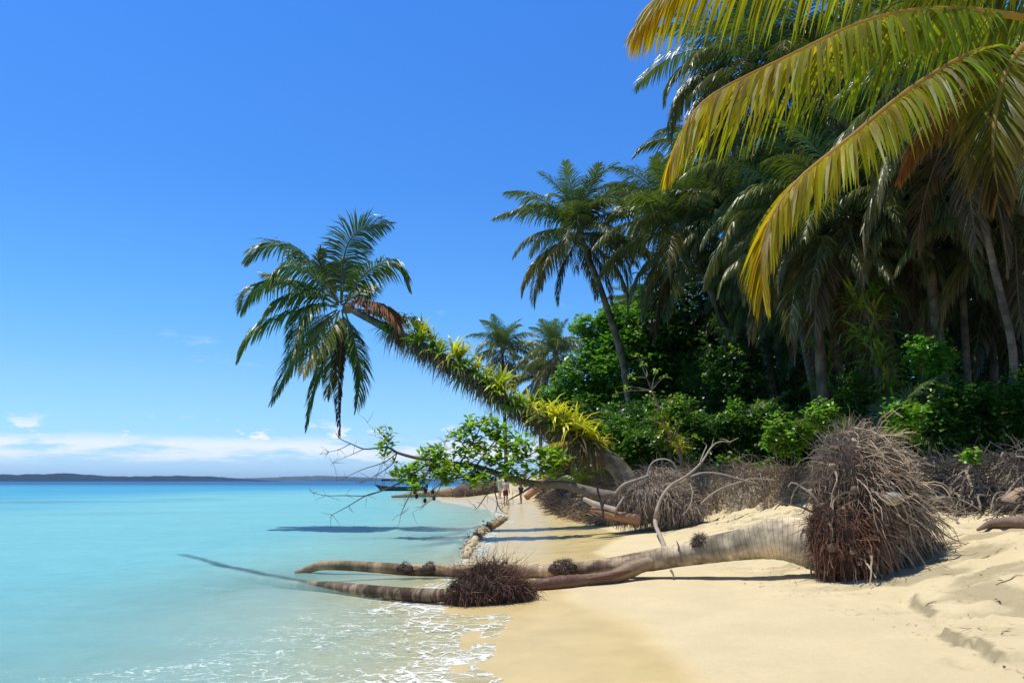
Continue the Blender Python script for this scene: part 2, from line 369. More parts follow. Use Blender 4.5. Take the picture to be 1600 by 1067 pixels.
# ------------------------------------------------------------------ ground
def axis(segs):
    out = [segs[0][0]]
    for a, b, st in segs:
        n = max(1, int(round((b - a) / st))); out += list(np.linspace(a, b, n + 1)[1:])
    return np.array(out)
def geo(a, b, n): return np.sign(a) * np.geomspace(abs(a), abs(b), n)
gx = np.concatenate([geo(-8000, -60, 24)[:-1], axis([(-60, -12, 2), (-12, -3, .3), (-3, 9.5, .055), (9.5, 16, .35), (16, 60, 2)]), geo(60, 8000, 24)[1:]])
gy = np.concatenate([geo(-3000, -40, 10)[:-1], axis([(-40, 0, 4), (0, 4.5, .4), (4.5, 22, .055), (22, 40, .16), (40, 120, .8), (120, 260, 8)]), geo(260, 8000, 26)[1:]])
X, Y = np.meshgrid(gx, gy)
ZZ = H(X, Y)
def gridmesh(X, Y, Z, c, name, mat):
    ny, nx = X.shape; idx = np.arange(nx * ny).reshape(ny, nx)
    f = np.stack([idx[:-1, :-1], idx[:-1, 1:], idx[1:, 1:], idx[1:, :-1]], -1)
    mb = MB(); mb.raw(np.stack([X, Y, Z], -1), f, c.reshape(-1, 4), True); return mb.obj(name, mat)
dd = X - xs(Y)
ww = np.interp(Y, [0, 7, 12, 20, 30, 60], [1.75, 1.75, 2.1, 3.2, 3.7, 4.6])
wet = 1 - sst(dd + (fbm(X * .6, Y * .35, 3, 61) - .5) * 1.3, ww - .22, ww + .22)
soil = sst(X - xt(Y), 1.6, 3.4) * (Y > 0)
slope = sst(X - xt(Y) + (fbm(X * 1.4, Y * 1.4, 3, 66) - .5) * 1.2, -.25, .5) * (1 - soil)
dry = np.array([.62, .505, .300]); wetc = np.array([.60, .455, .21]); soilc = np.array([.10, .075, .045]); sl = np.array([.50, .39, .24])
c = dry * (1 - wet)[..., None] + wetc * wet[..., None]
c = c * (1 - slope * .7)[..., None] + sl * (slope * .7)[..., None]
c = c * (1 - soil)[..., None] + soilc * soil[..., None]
# darker streaks across the dry sand
dk = sst(fbm(X * 1.2 + Y * .5, Y * 3.2, 4, 71), .52, .66) * sst(dd, 4.2, 6) * (1 - soil)
c = c * (1 - .34 * dk)[..., None]
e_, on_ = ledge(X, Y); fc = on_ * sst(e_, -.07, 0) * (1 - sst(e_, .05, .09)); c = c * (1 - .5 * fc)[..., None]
under = sst(-dd, 0, 3); c = c * (1 - under[..., None]) + np.array([.60, .56, .44]) * under[..., None]
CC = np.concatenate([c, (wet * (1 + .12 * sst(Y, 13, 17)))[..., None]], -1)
def sandmat():
    m, t = newmat('beach_sand')
    a = t.add('ShaderNodeAttribute', attribute_name='Col'); g = t.add('ShaderNodeNewGeometry')
    tcd = g.outputs['Position']
    n1 = t.add('ShaderNodeTexNoise', {'Vector': tcd, 'Scale': 260.0, 'Detail': 3.0, 'Roughness': .8})
    n2 = t.add('ShaderNodeTexNoise', {'Vector': tcd, 'Scale': 14.0, 'Detail': 6.0, 'Roughness': .65})
    n3 = t.add('ShaderNodeTexNoise', {'Vector': tcd, 'Scale': 1.4, 'Detail': 5.0, 'Roughness': .6})
    v = t.math('MULTIPLY', t.math('MULTIPLY_ADD', n1.outputs[0], .26, .87), t.math('MULTIPLY_ADD', n2.outputs[0], .16, .92))
    v = t.math('MULTIPLY', v, t.math('MULTIPLY_ADD', n3.outputs[0], .30, .85))
    hs = t.add('ShaderNodeHueSaturation', {'Value': v, 'Color': a.outputs['Color']})
    spk = t.add('ShaderNodeTexNoise', {'Vector': tcd, 'Scale': 55.0, 'Detail': 2.0, 'Roughness': .9})
    cc = t.mix(t.math('MULTIPLY', t.smooth(spk.outputs[0], .70, .76), .5), hs.outputs[0], (.16, .11, .07))
    dryness = t.math('SUBTRACT', 1.0, a.outputs['Alpha'])
    hgt = t.math('ADD', t.math('MULTIPLY', n2.outputs[0], 1.0), t.math('MULTIPLY', n1.outputs[0], .25))
    b = t.add('ShaderNodeBump', {'Distance': .02, 'Height': hgt}); t.l.new(t.math('MULTIPLY_ADD', dryness, .75, .05), b.inputs['Strength'])
    rg = t.math('MULTIPLY_ADD', dryness, .54, .38)
    rg = t.math('ADD', rg, t.math('MULTIPLY', t.math('SUBTRACT', n3.outputs[0], .5), .35), clamp=True)
    pr = t.add('ShaderNodeBsdfPrincipled', {'Base Color': cc, 'Roughness': rg, 'Normal': b.outputs[0]})
    t.l.new(t.math('MULTIPLY_ADD', dryness, -.2, .35), pr.inputs['Specular IOR Level'])
    t.add('ShaderNodeOutputMaterial', {0: pr.outputs[0]}); return m
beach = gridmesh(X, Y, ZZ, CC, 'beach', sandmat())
tag(beach, 'pale yellow sand beach, damp along the water and trodden by the bank', 'beach', kind='structure')

# ------------------------------------------------------------------ sea
wx = np.concatenate([geo(-8000, -40, 30)[:-1], axis([(-40, -8, 1.2), (-8, 1.2, .06), (1.2, 4, .4)]), geo(4, 8000, 26)[1:]])
wy = np.concatenate([geo(-3000, -20, 8)[:-1], axis([(-20, 4, 2), (4, 16, .06), (16, 30, .12), (30, 130, .6)]), geo(130, 8000, 40)[1:]])
X, Y = np.meshgrid(wx, wy)
nearw = sst(Y, 2, 5) * (1 - sst(Y, 60, 90)) * sst(X, -40, -10)
ZW = .012 + nearw * ((fbm(X * 1.1, Y * .7, 4, 81) - .5) * .05 + (fbm(X * 4.2, Y * 2.4, 3, 82) - .5) * .022)
# a small breaker rim at the bend of the shore, and the lapping front of the swash
dd = X - xs(Y)
ZW += .07 * np.exp(-((dd + .55) / .22) ** 2) * sst(Y, 16, 19) * (1 - sst(Y, 48, 60)) * (.5 + fbm(X * 2, Y * .8, 3, 84))
HG = H(X, Y); dep = np.clip(ZW - HG, 0, 50)
dist = np.hypot(X, Y); off = np.maximum(-dd, 0)
t1 = sst(off, .5, 7)[..., None]; t2 = sst(off + (fbm(X * .05, Y * .02, 4, 85) - .5) * 26, 14, 55)[..., None]; t3 = sst(Y + (fbm(X * .004, Y * .004, 3, 87) - .5) * 90, 130, 420)[..., None]
c0 = np.array([.30, .52, .42]); c1 = np.array([.17, .45, .47]); c2 = np.array([.05, .32, .46]); c3 = np.array([.0, .085, .25])
c = c0 * (1 - t1) + c1 * t1; c = c * (1 - t2) + c2 * t2; c = c * (1 - t3) + c3 * t3
gr = sst(fbm(X * .11 + 5, Y * .16, 4, 90), .56, .74) * sst(off, 10, 30) * (1 - sst(Y, 120, 200)); c = c * (1 - .22 * gr)[..., None]
# foam zone (alpha): thin near the lapping line, wide over the shallow swash in front of the logs
zone = np.exp(-(off / np.interp(Y, [5, 8, 11, 13, 18, 24, 32, 45, 90], [4.6, 3.8, 2.4, .35, .35, .8, .9, .5, .5])) ** 2)
edge = np.exp(-(np.clip(dep, 0, 1) / .018) ** 2)
zone = np.clip(zone * np.interp(Y, [5, 11, 13, 17, 22, 40, 90], [.76, .72, .45, .45, .95, .9, 1.0]) + .65 * edge, 0, 1)
zone *= (Y > 0) * (Y < 150)
CC = np.concatenate([c, zone[..., None]], -1)
def watermat():
    m, t = newmat('sea_water')
    a = t.add('ShaderNodeAttribute', attribute_name='Col'); dp = t.add('ShaderNodeAttribute', attribute_name='depth')
    g = t.add('ShaderNodeNewGeometry'); pos = g.outputs['Position']
    mp = t.add('ShaderNodeMapping', {'Vector': pos, 'Scale': (1.0, 1.7, 1.0), 'Rotation': (0, 0, .25)})
    n1 = t.add('ShaderNodeTexNoise', {'Vector': mp.outputs[0], 'Scale': 5.5, 'Detail': 5.0, 'Roughness': .6, 'Distortion': .4})
    n2 = t.add('ShaderNodeTexNoise', {'Vector': mp.outputs[0], 'Scale': 1.1, 'Detail': 5.0, 'Roughness': .55, 'Distortion': .5})
    n3 = t.add('ShaderNodeTexNoise', {'Vector': mp.outputs[0], 'Scale': .12, 'Detail': 6.0, 'Roughness': .6})
    hgt = t.math('ADD', t.math('MULTIPLY', n1.outputs[0], .25), t.math('ADD', n2.outputs[0], t.math('MULTIPLY', n3.outputs[0], 3.0)))
    bp = t.add('ShaderNodeBump', {'Strength': .5, 'Distance': .16, 'Height': hgt})
    # lacy foam
    f1 = t.add('ShaderNodeTexNoise', {'Vector': pos, 'Scale': 2.6, 'Detail': 5.0, 'Roughness': .6, 'Distortion': 1.2})
    mp2 = t.add('ShaderNodeMapping', {'Vector': pos, 'Scale': (1.0, 1.25, 1.0)})
    wv = t.add('ShaderNodeVectorMath', {0: mp2.outputs[0]}, operation='ADD')
    sc = t.add('ShaderNodeVectorMath', {0: f1.outputs['Color'], 1: (.55, .55, 0)}, operation='MULTIPLY'); t.l.new(sc.outputs[0], wv.inputs[1])
    vo = t.add('ShaderNodeTexVoronoi', {'Vector': wv.outputs[0], 'Scale': 4.2}, feature='DISTANCE_TO_EDGE')
    vo2 = t.add('ShaderNodeTexVoronoi', {'Vector': wv.outputs[0], 'Scale': 13.0}, feature='DISTANCE_TO_EDGE')
    big = t.add('ShaderNodeTexNoise', {'Vector': pos, 'Scale': .9, 'Detail': 5.0, 'Roughness': .6, 'Distortion': .8})
    lace = t.math('SUBTRACT', 1.0, t.smooth(vo.outputs[0], .005, .075))
    lace2 = t.math('SUBTRACT', 1.0, t.smooth(vo2.outputs[0], .01, .14))
    lv = t.math('ADD', t.math('MULTIPLY', lace, .42), t.math('MULTIPLY', lace2, .22))
    val = t.math('ADD', t.math('ADD', t.math('MULTIPLY', a.outputs['Alpha'], .78), t.math('MULTIPLY', big.outputs[0], .95)), lv)
    foam = t.smooth(val, 1.32, 1.70)
    foam = t.math('MULTIPLY', foam, t.smooth(a.outputs['Alpha'], .04, .3))
    nv = t.math('MULTIPLY_ADD', n3.outputs[0], .3, .85)
    nv = t.math('MULTIPLY', nv, t.math('MULTIPLY_ADD', n2.outputs[0], .24, .88))
    hs = t.add('ShaderNodeHueSaturation', {'Value': nv, 'Color': a.outputs['Color']})
    fr = t.add('ShaderNodeFresnel', {'IOR': 1.33, 'Normal': bp.outputs[0]}); frl = t.math('MINIMUM', t.math('MULTIPLY', fr.outputs[0], .8), .24)  # wave slopes cap what a rippled sea mirrors
    gl = t.add('ShaderNodeBsdfGlossy', {'Roughness': .1, 'Normal': bp.outputs[0]})
    df = t.add('ShaderNodeBsdfDiffuse', {'Color': hs.outputs[0], 'Normal': bp.outputs[0]})
    body = t.add('ShaderNodeMixShader', {0: frl, 1: df.outputs[0], 2: gl.outputs[0]})
    clear = t.add('ShaderNodeBsdfTransparent', {'Color': (.93, .98, .97, 1)})
    cg = t.add('ShaderNodeMixShader', {0: frl, 1: clear.outputs[0], 2: gl.outputs[0]})
    al = t.math('SUBTRACT', 1.0, t.math('EXPONENT', t.math('MULTIPLY', dp.outputs['Fac'], -4.5)))
    mx = t.add('ShaderNodeMixShader', {0: al, 1: cg.outputs[0], 2: body.outputs[0]})
    fo = t.add('ShaderNodeBsdfDiffuse', {'Color': (.84, .86, .83, 1), 'Normal': bp.outputs[0]})
    mf = t.add('ShaderNodeMixShader', {0: t.math('MULTIPLY', foam, .8), 1: mx.outputs[0], 2: fo.outputs[0]})
    t.add('ShaderNodeOutputMaterial', {0: mf.outputs[0]}); return m
sea = gridmesh(X, Y, ZW, CC, 'sea', watermat())
at = sea.data.attributes.new('depth', 'FLOAT', 'POINT'); at.data.foreach_set('value', dep.astype(np.float32).ravel())
tag(sea, 'clear turquoise sea with lacy foam along the sand', 'sea', kind='structure')

# ------------------------------------------------------------------ far shores
def ridge(name, x0, x1, yc, depth, hf, colr, n, label, rough=.35):
    u = np.linspace(0, 1, n); v = np.linspace(-1, 1, 13)
    xx = x0 + (x1 - x0) * u
    hgt = hf(u)
    XX = np.repeat(xx[None], 13, 0); YY = yc + v[:, None] * depth / 2 + 0 * XX
    prof = np.sqrt(np.clip(1 - v ** 2, 0, 1))[:, None]
    nz = 1 + rough * (fbm(XX / 45, YY / 45, 5, 101) - .5) * 2
    ZZ = -2 + (hgt[None] + 2) * prof * nz
    c = np.asarray(colr) * (.6 + .8 * fbm(XX / 30, YY / 30, 4, 103))[..., None]
    c = np.concatenate([c, np.ones(c.shape[:2] + (1,))], -1)
    o = gridmesh(XX, YY, ZZ, c, name, M_FAR); tag(o, label, 'island' if 'island' in name else 'hills', kind='structure'); return o
M_FAR = barkmat('far_woodland', .06, .95, .5, 0)
def px2x(px, D): return (px - 800) / FPX * D
ridge('island', px2x(-500, 3000), px2x(424, 3000), 3000, 500, lambda u: (23 - 11 * sst(u, .5, 1) + 3 * np.sin(u * 31)) * (1 - sst(u, .93, 1)) + 1.5, (.012, .032, .04), 700, 'low wooded island along the horizon')
ridge('far_island', px2x(500, 5500), px2x(960, 5500), 5500, 500, lambda u: 7 * (sst(u, 0, .12)) * (.75 + .3 * np.sin(u * 13 + 1)) + 2, (.018, .045, .04), 300, 'second low island further off on the horizon')
ridge('hills', px2x(200, 7600), px2x(1500, 7600), 7600, 600, lambda u: 46 * np.exp(-((u - .2) / .12) ** 2) * (.8 + .2 * np.sin(u * 30)) + 14 * np.exp(-((u - .6) / .3) ** 2) + 3, (.06, .08, .05), 300, 'pale blue far hills across the water', .2)
# ------------------------------------------------------------------ palm fronds
GREEN = np.array([.085, .12, .022]); GREY_G = np.array([.085, .11, .04]); YEL = np.array([.28, .27, .025]); ORA = np.array([.50, .25, .02])
BROWN = np.array([.12, .072, .035]); TAN = np.array([.30, .22, .12])
def build_frond(mb, pts, L, n=60, W=.045, droop=.6, seed=0, ca=GREEN, cb=None, tipc=None, K=4, rw=.03, vee=.25, bare=.14, side0=None, rachc=(.20, .19, .06), hang=0., ragged=.0, dark_tip=False, basec=None):
    """pinnate leaf: stalk through pts, leaflets of length L on both sides"""
    r = np.random.default_rng(seed)
    M_ = 26; p = spline(pts, M_); T = unit(np.gradient(p, axis=0))
    S = np.zeros_like(p); s = side0 if side0 is not None else np.cross(T[0], Z3)
    if np.linalg.norm(s) < .1: s = np.array([1., 0, 0])
    s = unit(np.asarray(s, float))
    for i in range(M_):
        s = unit(s - (s @ T[i]) * T[i]); S[i] = s
    B = np.cross(S, T); B = np.where(B[:1, 2:3] < 0, -B, B)
    u = np.linspace(0, 1, M_)
    rr = rw * (1 - u) ** .7 + .004
    mb.tubes(p[None], rr[None], 5, np.broadcast_to(np.asarray(rachc), (1, M_, 3)))
    t = np.linspace(bare, .995, n); t = np.concatenate([t, t + .3 / n]).clip(0, 1); sg = np.concatenate([np.ones(n), -np.ones(n)])
    if ragged > 0:
        keep = r.random(2 * n) > ragged; t = t[keep]; sg = sg[keep]
    N = len(t)
    ip = lambda A: np.stack([np.interp(t, u, A[:, i]) for i in range(3)], 1)
    p0 = ip(p); Tt = unit(ip(T)); St = unit(ip(S)); Bt = unit(ip(B))
    prof = np.interp(t, [bare, bare + .06, .3, .55, .8, 1.0], [.45, .7, 1.0, .95, .68, .3]) * (1 + r.normal(0, .06, N))
    fw = np.interp(t, [0, .5, 1], [.35, .6, 2.0])
    D = unit(St * sg[:, None] + Tt * (fw + r.normal(0, .10, N))[:, None] + Bt * (vee + r.normal(0, .09, N))[:, None] - Z3 * hang)
    dr = np.abs(droop * (1 + r.normal(0, .3, N))) + .05
    e = unit(Tt + Bt * r.normal(.25, .25, (N, 1)) + St * r.normal(0, .15, (N, 1)))
    c0 = np.broadcast_to(ca, (N, 3)) * (1 + r.normal(0, .12, (N, 1))); c1 = c0 * 1.15
    if cb is not None:
        k = sst(t, .6, 1.05)[:, None] * .8; c0 = c0 * (1 - k) + np.asarray(cb) * k; c1 = c1 * (1 - k) + np.asarray(cb) * k
    if basec is not None:
        k = (sst(t, .15, .8) * .8)[:, None]; c0 = c0 * (1 - k) + np.asarray(basec) * k; c1 = c1 * (1 - k * .25) + np.asarray(basec) * k * .25; br = (r.random((N, 1)) < .10) * 1.; c0 = c0 * (1 - br * .6) + TAN * br * .6; c1 = c1 * (1 - br * .7) + BROWN * br * .9; c1 = c1 * r.uniform(.7, 1.2, (N, 1)); prof = prof * np.where(r.random(N) < .08, r.uniform(.35, .8, N), 1)
    if tipc is not None: c0 = c0 * .25 + np.asarray(tipc) * .75
    if dark_tip: c1 = c1 * .25 + BROWN * .6
    mb.strips(p0, D, L * prof, W * np.interp(t, [0, .5, 1], [1, 1, .6]), [.45, 1.0, .85, .08][:K] if K == 4 else [.5, 1.0, 1.0, .8, .5, .05], dr, e, c0, c1)
def frond_curve(el, bend, n=9):
    """unit-length stalk leaving at elevation el (rad) and bending down under its weight"""
    q = [np.zeros(3)]
    for i in range(n):
        u = (i + .5) / n; a = max(el - bend * u ** 1.3, -1.53)
        q.append(q[-1] + np.array([math.cos(a), 0, math.sin(a)]) / n)
    return np.array(q)
VAR = {}
def variants(key, specs, mat, **kw):
    VAR[key] = []
    for i, (el, bend) in enumerate(specs):
        mb = MB(); R_ = 4.3
        c = frond_curve(math.radians(el), math.radians(bend)) * R_
        c[:, 1] += np.sin(np.linspace(0, 2, len(c))) * (.25 * (-1) ** i)
        build_frond(mb, c, kw.get('L', 1.15), n=kw.get('n', 76), W=.058, droop=kw.get('droop', .75), seed=100 + i * 7 + len(key), ca=kw.get('ca', GREEN), cb=kw.get('cb'), side0=(0, 1, 0), vee=kw.get('vee', .3), rachc=kw.get('rachc', (.20, .20, .06)), rw=.035, hang=kw.get('hang', 0), ragged=kw.get('ragged', .03))
        VAR[key].append(mb.mesh('frond', mat))
variants('up', [(82, 50), (74, 65), (66, 75), (78, 60)], M_FROND, droop=.6, vee=.5, ca=(.12, .16, .03), hang=0)
variants('mid', [(52, 80), (44, 85), (56, 95), (36, 75), (48, 110), (60, 70), (40, 62)], M_FROND, droop=1.1, ca=(.105, .135, .028), hang=.2)
variants('low', [(18, 80), (8, 75), (24, 95), (0, 70), (28, 78), (12, 100)], M_FROND, droop=1.3, ca=(.115, .13, .036), cb=(.15, .14, .045), hang=.4)
variants('hang', [(-22, 60), (-35, 50), (-12, 75), (-28, 58), (-5, 82)], M_FROND, droop=1.3, ca=(.14, .125, .04), cb=(.15, .12, .04), hang=.5, ragged=.1)
variants('old', [(-50, 38), (-62, 26)], M_DEAD, droop=.6, ca=(.10, .065, .028), cb=(.17, .12, .06), hang=.6, ragged=.25, rachc=(.2, .14, .08))
def coconut_mesh(seed):
    mb = MB(); r = np.random.default_rng(seed)
    for k in range(8):
        a = k * 2.4; mb.blob((.2 * math.cos(a), .2 * math.sin(a), -.14 * r.random() - .03 * k), (.105, .105, .13), (.20, .12, .03) if k % 3 else (.12, .13, .03), n=7, rough=.06, seed=k)
    for k in range(5):
        a = k * 1.3; mb.tube([(0, 0, .12), (.12 * math.cos(a), .12 * math.sin(a), .1), (.2 * math.cos(a), .2 * math.sin(a), -.1)], .012, 4, (.25, .17, .06), K=4)
    return mb.mesh('coconut_cluster', M_PLAIN)
COCO = coconut_mesh(3)
def trunk_part(parent, pts, r0, r1, col=(.25, .22, .18), S=12, step=.11, flare=1.35, name='trunk', seed=1, wob=.05):
    pts = np.asarray(pts, float); Ls = np.linalg.norm(np.diff(pts, axis=0), axis=1).sum(); K = int(np.clip(Ls / step, 12, 260))
    mb = MB(); u = np.linspace(0, 1, 12)
    ctrl = spline(pts, 12); rad = (r0 + (r1 - r0) * u) * (1 + (flare - 1) * np.exp(-u / .05))
    mb.tube(ctrl, rad, S, np.asarray(col), K=K, rough=wob, seed=seed)
    n = len(mb.c[0]) // S; al = np.repeat(np.linspace(0, Ls, n), S); c = mb.c[0].copy(); c[:, 3] = al; mb.c[0] = c
    return mb.obj(name, M_TRUNK, parent)
# ------------------------------------------------------------------ strap-leaved epiphytes
BRO = []
for i in range(5):
    r = np.random.default_rng(300 + i); mb = MB(); n = 34
    a = r.random(n) * 2 * math.pi; el = r.uniform(.15, 1.35, n)
    D = np.stack([np.cos(a) * np.cos(el), np.sin(a) * np.cos(el), np.sin(el)], 1)
    sd = np.stack([-np.sin(a), np.cos(a), 0 * a], 1)
    yel = [0, .25, .55, .85, .1][i]
    g = np.array([.10, .21, .022]) * (1 - yel) + np.array([.50, .46, .03]) * yel
    mb.strips(D * .04, D, r.uniform(.42, .72, n), .062, [.8, 1, .85, .55, .05], r.uniform(.5, 1.3, n), sd, g * (1 + r.normal(0, .1, (n, 1))), g * 1.25 + np.array([.22, .10, 0]) * (yel * .7 + .12))
    BRO.append(mb.mesh('bromeliad', M_BROM))
def skirt(parent, P0, n, L=.7, name='dead_leaf_skirt', seed=0, spread=.25):
    """withered straps hanging under the epiphytes"""
    r = np.random.default_rng(seed); P0 = np.asarray(P0); i = r.integers(0, len(P0), n)
    a = r.random(n) * 6.28
    D = np.stack([np.cos(a) * .55, np.sin(a) * .55, r.uniform(-1, .25, n)], 1)
    base = P0[i] + np.stack([np.cos(a), np.sin(a), 0 * a], 1) * r.uniform(0, spread, (n, 1)) * .5
    tint = r.random((n, 1)); col = BROWN * (1 - tint) * .9 + TAN * tint * .9
    mb = MB(); mb.strips(base, unit(D), L * r.uniform(.45, 1.15, n), .045, [.8, 1, .8, .4, .05], r.uniform(.8, 2.2, n), np.stack([-np.sin(a), np.cos(a), 0 * a], 1), col, col * 1.1)
    o = mb.obj(name, M_DEAD, parent); tag(o, kind='stuff'); return o
def dress(parent, pts, n, seed, up=True, yel=None, rad=.16, sz=1.0, sk=14, dens=None):
    """epiphyte rosettes sitting on a trunk polyline, part by part"""
    r = np.random.default_rng(seed); p = spline(pts, 60); us = np.sort(r.random(n)) if dens is None else np.asarray(dens)
    spots = []
    for k, u in enumerate(us):
        q = p[int(u * 59)]; a = r.uniform(0, 6.28)
        offv = np.array([math.cos(a) * .8, math.sin(a) * .8 - .2, .55 if up else .2]); offv = unit(offv) * rad * r.uniform(.8, 1.2)
        v = yel[k % len(yel)] if yel is not None else int(r.integers(0, 5))
        o = link('bromeliad', BRO[v], parent, q + offv); s = sz * r.uniform(.55, 1.3); o.scale = (s, s, s)
        o.rotation_euler = (offv[1] * -2.5 * .6, offv[0] * 2.5 * .6, r.uniform(0, 6.28)); spots.append(q)
        spots.append(q + offv * .4)
    if sk: skirt(parent, spots, n * sk, .66 * sz, seed=seed + 1, spread=rad * 1.6)
def place_frond(root, top, key, az, sc, r, tilt=0.):
    lst = VAR[key]; me = lst[int(r.integers(0, len(lst)))]
    o = link('frond', me, root, top); o.scale = (sc, sc * (1 if r.random() < .5 else -1), sc)
    o.rotation_euler = (r.normal(0, .07), r.normal(0, .07) + tilt, az); return o
PALMS = []
def palm(label, top, base, bend=(0, 0), L=4.2, n=(6, 10, 9, 6, 3), seed=0, r0=.19, r1=.12, group='coconut palms rising out of the thicket', nuts=True, epi=0, mid=None, col=(.17, .125, .075), epi_dens=None):
    top = np.asarray(top, float); base = np.asarray(base, float)
    root = empty('palm_tree', base, label, 'palm tree', group); r = np.random.default_rng(seed * 13 + 5)
    pts = [base - Z3 * .3] + (mid if mid else [base * .7 + top * .3 + np.array([bend[0] * .8, bend[1] * .8, -.2]), base * .35 + top * .65 + np.array([bend[0], bend[1], -.1])]) + [top]
    trunk_part(root, pts, r0, r1, col, seed=seed % 9)
    mb = MB(); mb.blob(top + Z3 * .05, (.24, .24, .42), (.20, .15, .09), n=9, rough=.2, seed=seed % 20); mb.obj('crown_heart', M_ROOT, root)
    ga = 2.39996; k = 0; ph = r.random() * 6.28
    for key, cnt in zip(('up', 'mid', 'low', 'hang', 'old'), n):
        for j in range(cnt):
            place_frond(root, top + Z3 * {'up': .25, 'mid': .12, 'low': .0, 'hang': -.1, 'old': -.2}[key], key, ph + k * ga + r.normal(0, .15), L / 4.3 * r.uniform(.86, 1.1) * (.8 if key == 'up' else 1), r); k += 1
    if nuts: o = link('coconut_cluster', COCO, root, top - Z3 * .25); o.rotation_euler = (0, 0, ph)
    if epi: dress(root, pts, int(epi * 1.0), seed + 3, sz=1.5, yel=[1, 0, 4, 1, 2], rad=.2, sk=26, dens=epi_dens)
    PALMS.append(root); return root

# ------------------------------------------------------------------ the leaning palm over the water
DL = 25.5
tp = [P(1003, 752, 25.3), P(960, 724, 25.5), P(930, 708, 25.6), P(880, 676, 25.9), P(800, 634, 26.3), P(740, 590, 26.7), P(690, 560, 27.1), P(640, 531, 27.4), P(595, 508, 27.7), P(548, 483, 28.0)]
tp[0][2] = min(tp[0][2], float(H(tp[0][0], tp[0][1])) - .1)
lean = empty('palm_tree', tp[0], 'long palm leaning far out over the water, its trunk crusted with yellow-green epiphytes', 'palm tree')
trunk_part(lean, tp, .30, .12, (.26, .22, .17), flare=1.25, seed=4)
TOP = tp[-1]
mb = MB(); mb.blob(TOP + np.array([-.1, 0, .02]), (.22, .2, .2), (.22, .15, .08), n=10, rough=.35, seed=6); mb.obj('crown_heart', M_ROOT, lean)
def q1(x, y, d=0.): return P(340 + x / 2.8075, 320 + y / 2.8075, 28.0 + d)
FR = [  # control points in the crop, depth drift at the tip, colour, leaflet length, droop
    ([(540, 430), (545, 290), (575, 165), (650, 95), (755, 85)], .6, 'g', .85, .5), ([(560, 430), (615, 335), (700, 268), (785, 262), (835, 355)], -.5, 'g', .95, .7),
    ([(555, 440), (650, 425), (745, 460), (800, 545)], -1.3, 'b', .9, .9), ([(560, 450), (690, 470), (850, 500), (920, 550), (960, 620)], .3, 't', .8, .9),
    ([(560, 470), (600, 600), (625, 740), (610, 890)], -.6, 'g', .8, .7), ([(555, 490), (540, 640), (530, 820), (535, 1010)], .2, 'd', .42, 1.2),
    ([(530, 470), (480, 640), (430, 790), (392, 970)], -.4, 'g', .8, .7), ([(520, 470), (420, 570), (320, 700), (240, 860)], .5, 'g', .85, .7),
    ([(530, 440), (400, 450), (230, 510), (140, 580), (95, 665)], -.8, 'g', .95, .8), ([(530, 440), (380, 360), (230, 345), (150, 380), (105, 460)], .9, 'g', .95, .8),
    ([(535, 430), (420, 260), (300, 185), (200, 185), (135, 235)], 0., 'g', 1.0, .6), ([(530, 430), (440, 330), (340, 270), (270, 290), (235, 350)], -1.4, 'g', .95, .7),
    ([(535, 430), (480, 330), (450, 260), (455, 195)], .5, 'y', .5, .3), ([(545, 430), (550, 320), (535, 250), (500, 315)], .8, 'g', .6, .7),
    ([(525, 450), (430, 440), (360, 520), (330, 670)], -1.9, 'g', .9, .8), ([(535, 465), (490, 520), (430, 620), (375, 740)], -2.2, 'y', .9, .8),
    ([(530, 440), (400, 390), (270, 420), (190, 505)], -1.2, 'g', .9, .8), ([(530, 440), (450, 300), (370, 230), (330, 180)], 1.2, 'g', .8, .6),
    ([(545, 460), (560, 540), (600, 620), (640, 760)], 1.0, 'g', .7, .7), ([(530, 430), (460, 380), (330, 330), (210, 300)], 1.6, 'g', .9, .7),
    ([(525, 460), (440, 510), (350, 590), (300, 760)], 1.4, 'g', .8, .8), ([(545, 440), (600, 400), (650, 360), (670, 400)], 1.5, 'g', .7, .8),
    ([(530, 470), (500, 600), (500, 720), (480, 840)], .9, 'y', .7, .8)]
for i, (pp, dd_, kd, LL, dr) in enumerate(FR):
    n = len(pp); pts = [q1(x, y, dd_ * (k / (n - 1)) ** .8) for k, (x, y) in enumerate(pp)]
    cc = {'g': (.08, .125, .022), 'y': (.20, .19, .03), 'b': (.20, .08, .035), 't': (.20, .16, .06), 'd': (.07, .045, .04)}[kd]
    cb = {'g': (.10, .13, .03), 'y': (.30, .20, .04), 'b': (.24, .13, .05), 't': (.14, .12, .05), 'd': (.06, .04, .035)}[kd]
    mb = MB(); build_frond(mb, pts, LL * 1.28, n=84, W=.056, droop=dr * 1.45, seed=500 + i, ca=cc, cb=cb, hang=.25, vee=.3, rachc=(.2, .18, .06) if kd in 'gy' else (.2, .1, .05), ragged=.04 if kd != 'd' else .1)
    o = mb.obj('frond', M_DEAD if kd in 'bd' else M_FROND, lean)
    if kd == 'd': o['label'] = 'shrivelled dark frond hanging straight down'
    if kd == 'b': o['label'] = 'rusty brown dying frond'
EPT = tp[2:-1]
dn = (np.concatenate([np.linspace(.02, .60, 17), np.linspace(.63, .93, 7)]) + RNG.normal(0, .014, 24)).clip(0, 1)
dress(lean, EPT, len(dn), 41, yel=[3, 2, 1, 0, 3, 4, 2, 3, 1, 0], rad=.27, sz=1.32, sk=55, dens=dn)
dress(lean, EPT, 16, 47, up=False, yel=[0, 4, 1, 0], rad=.28, sz=1.1, sk=40, dens=np.linspace(.04, .9, 16))
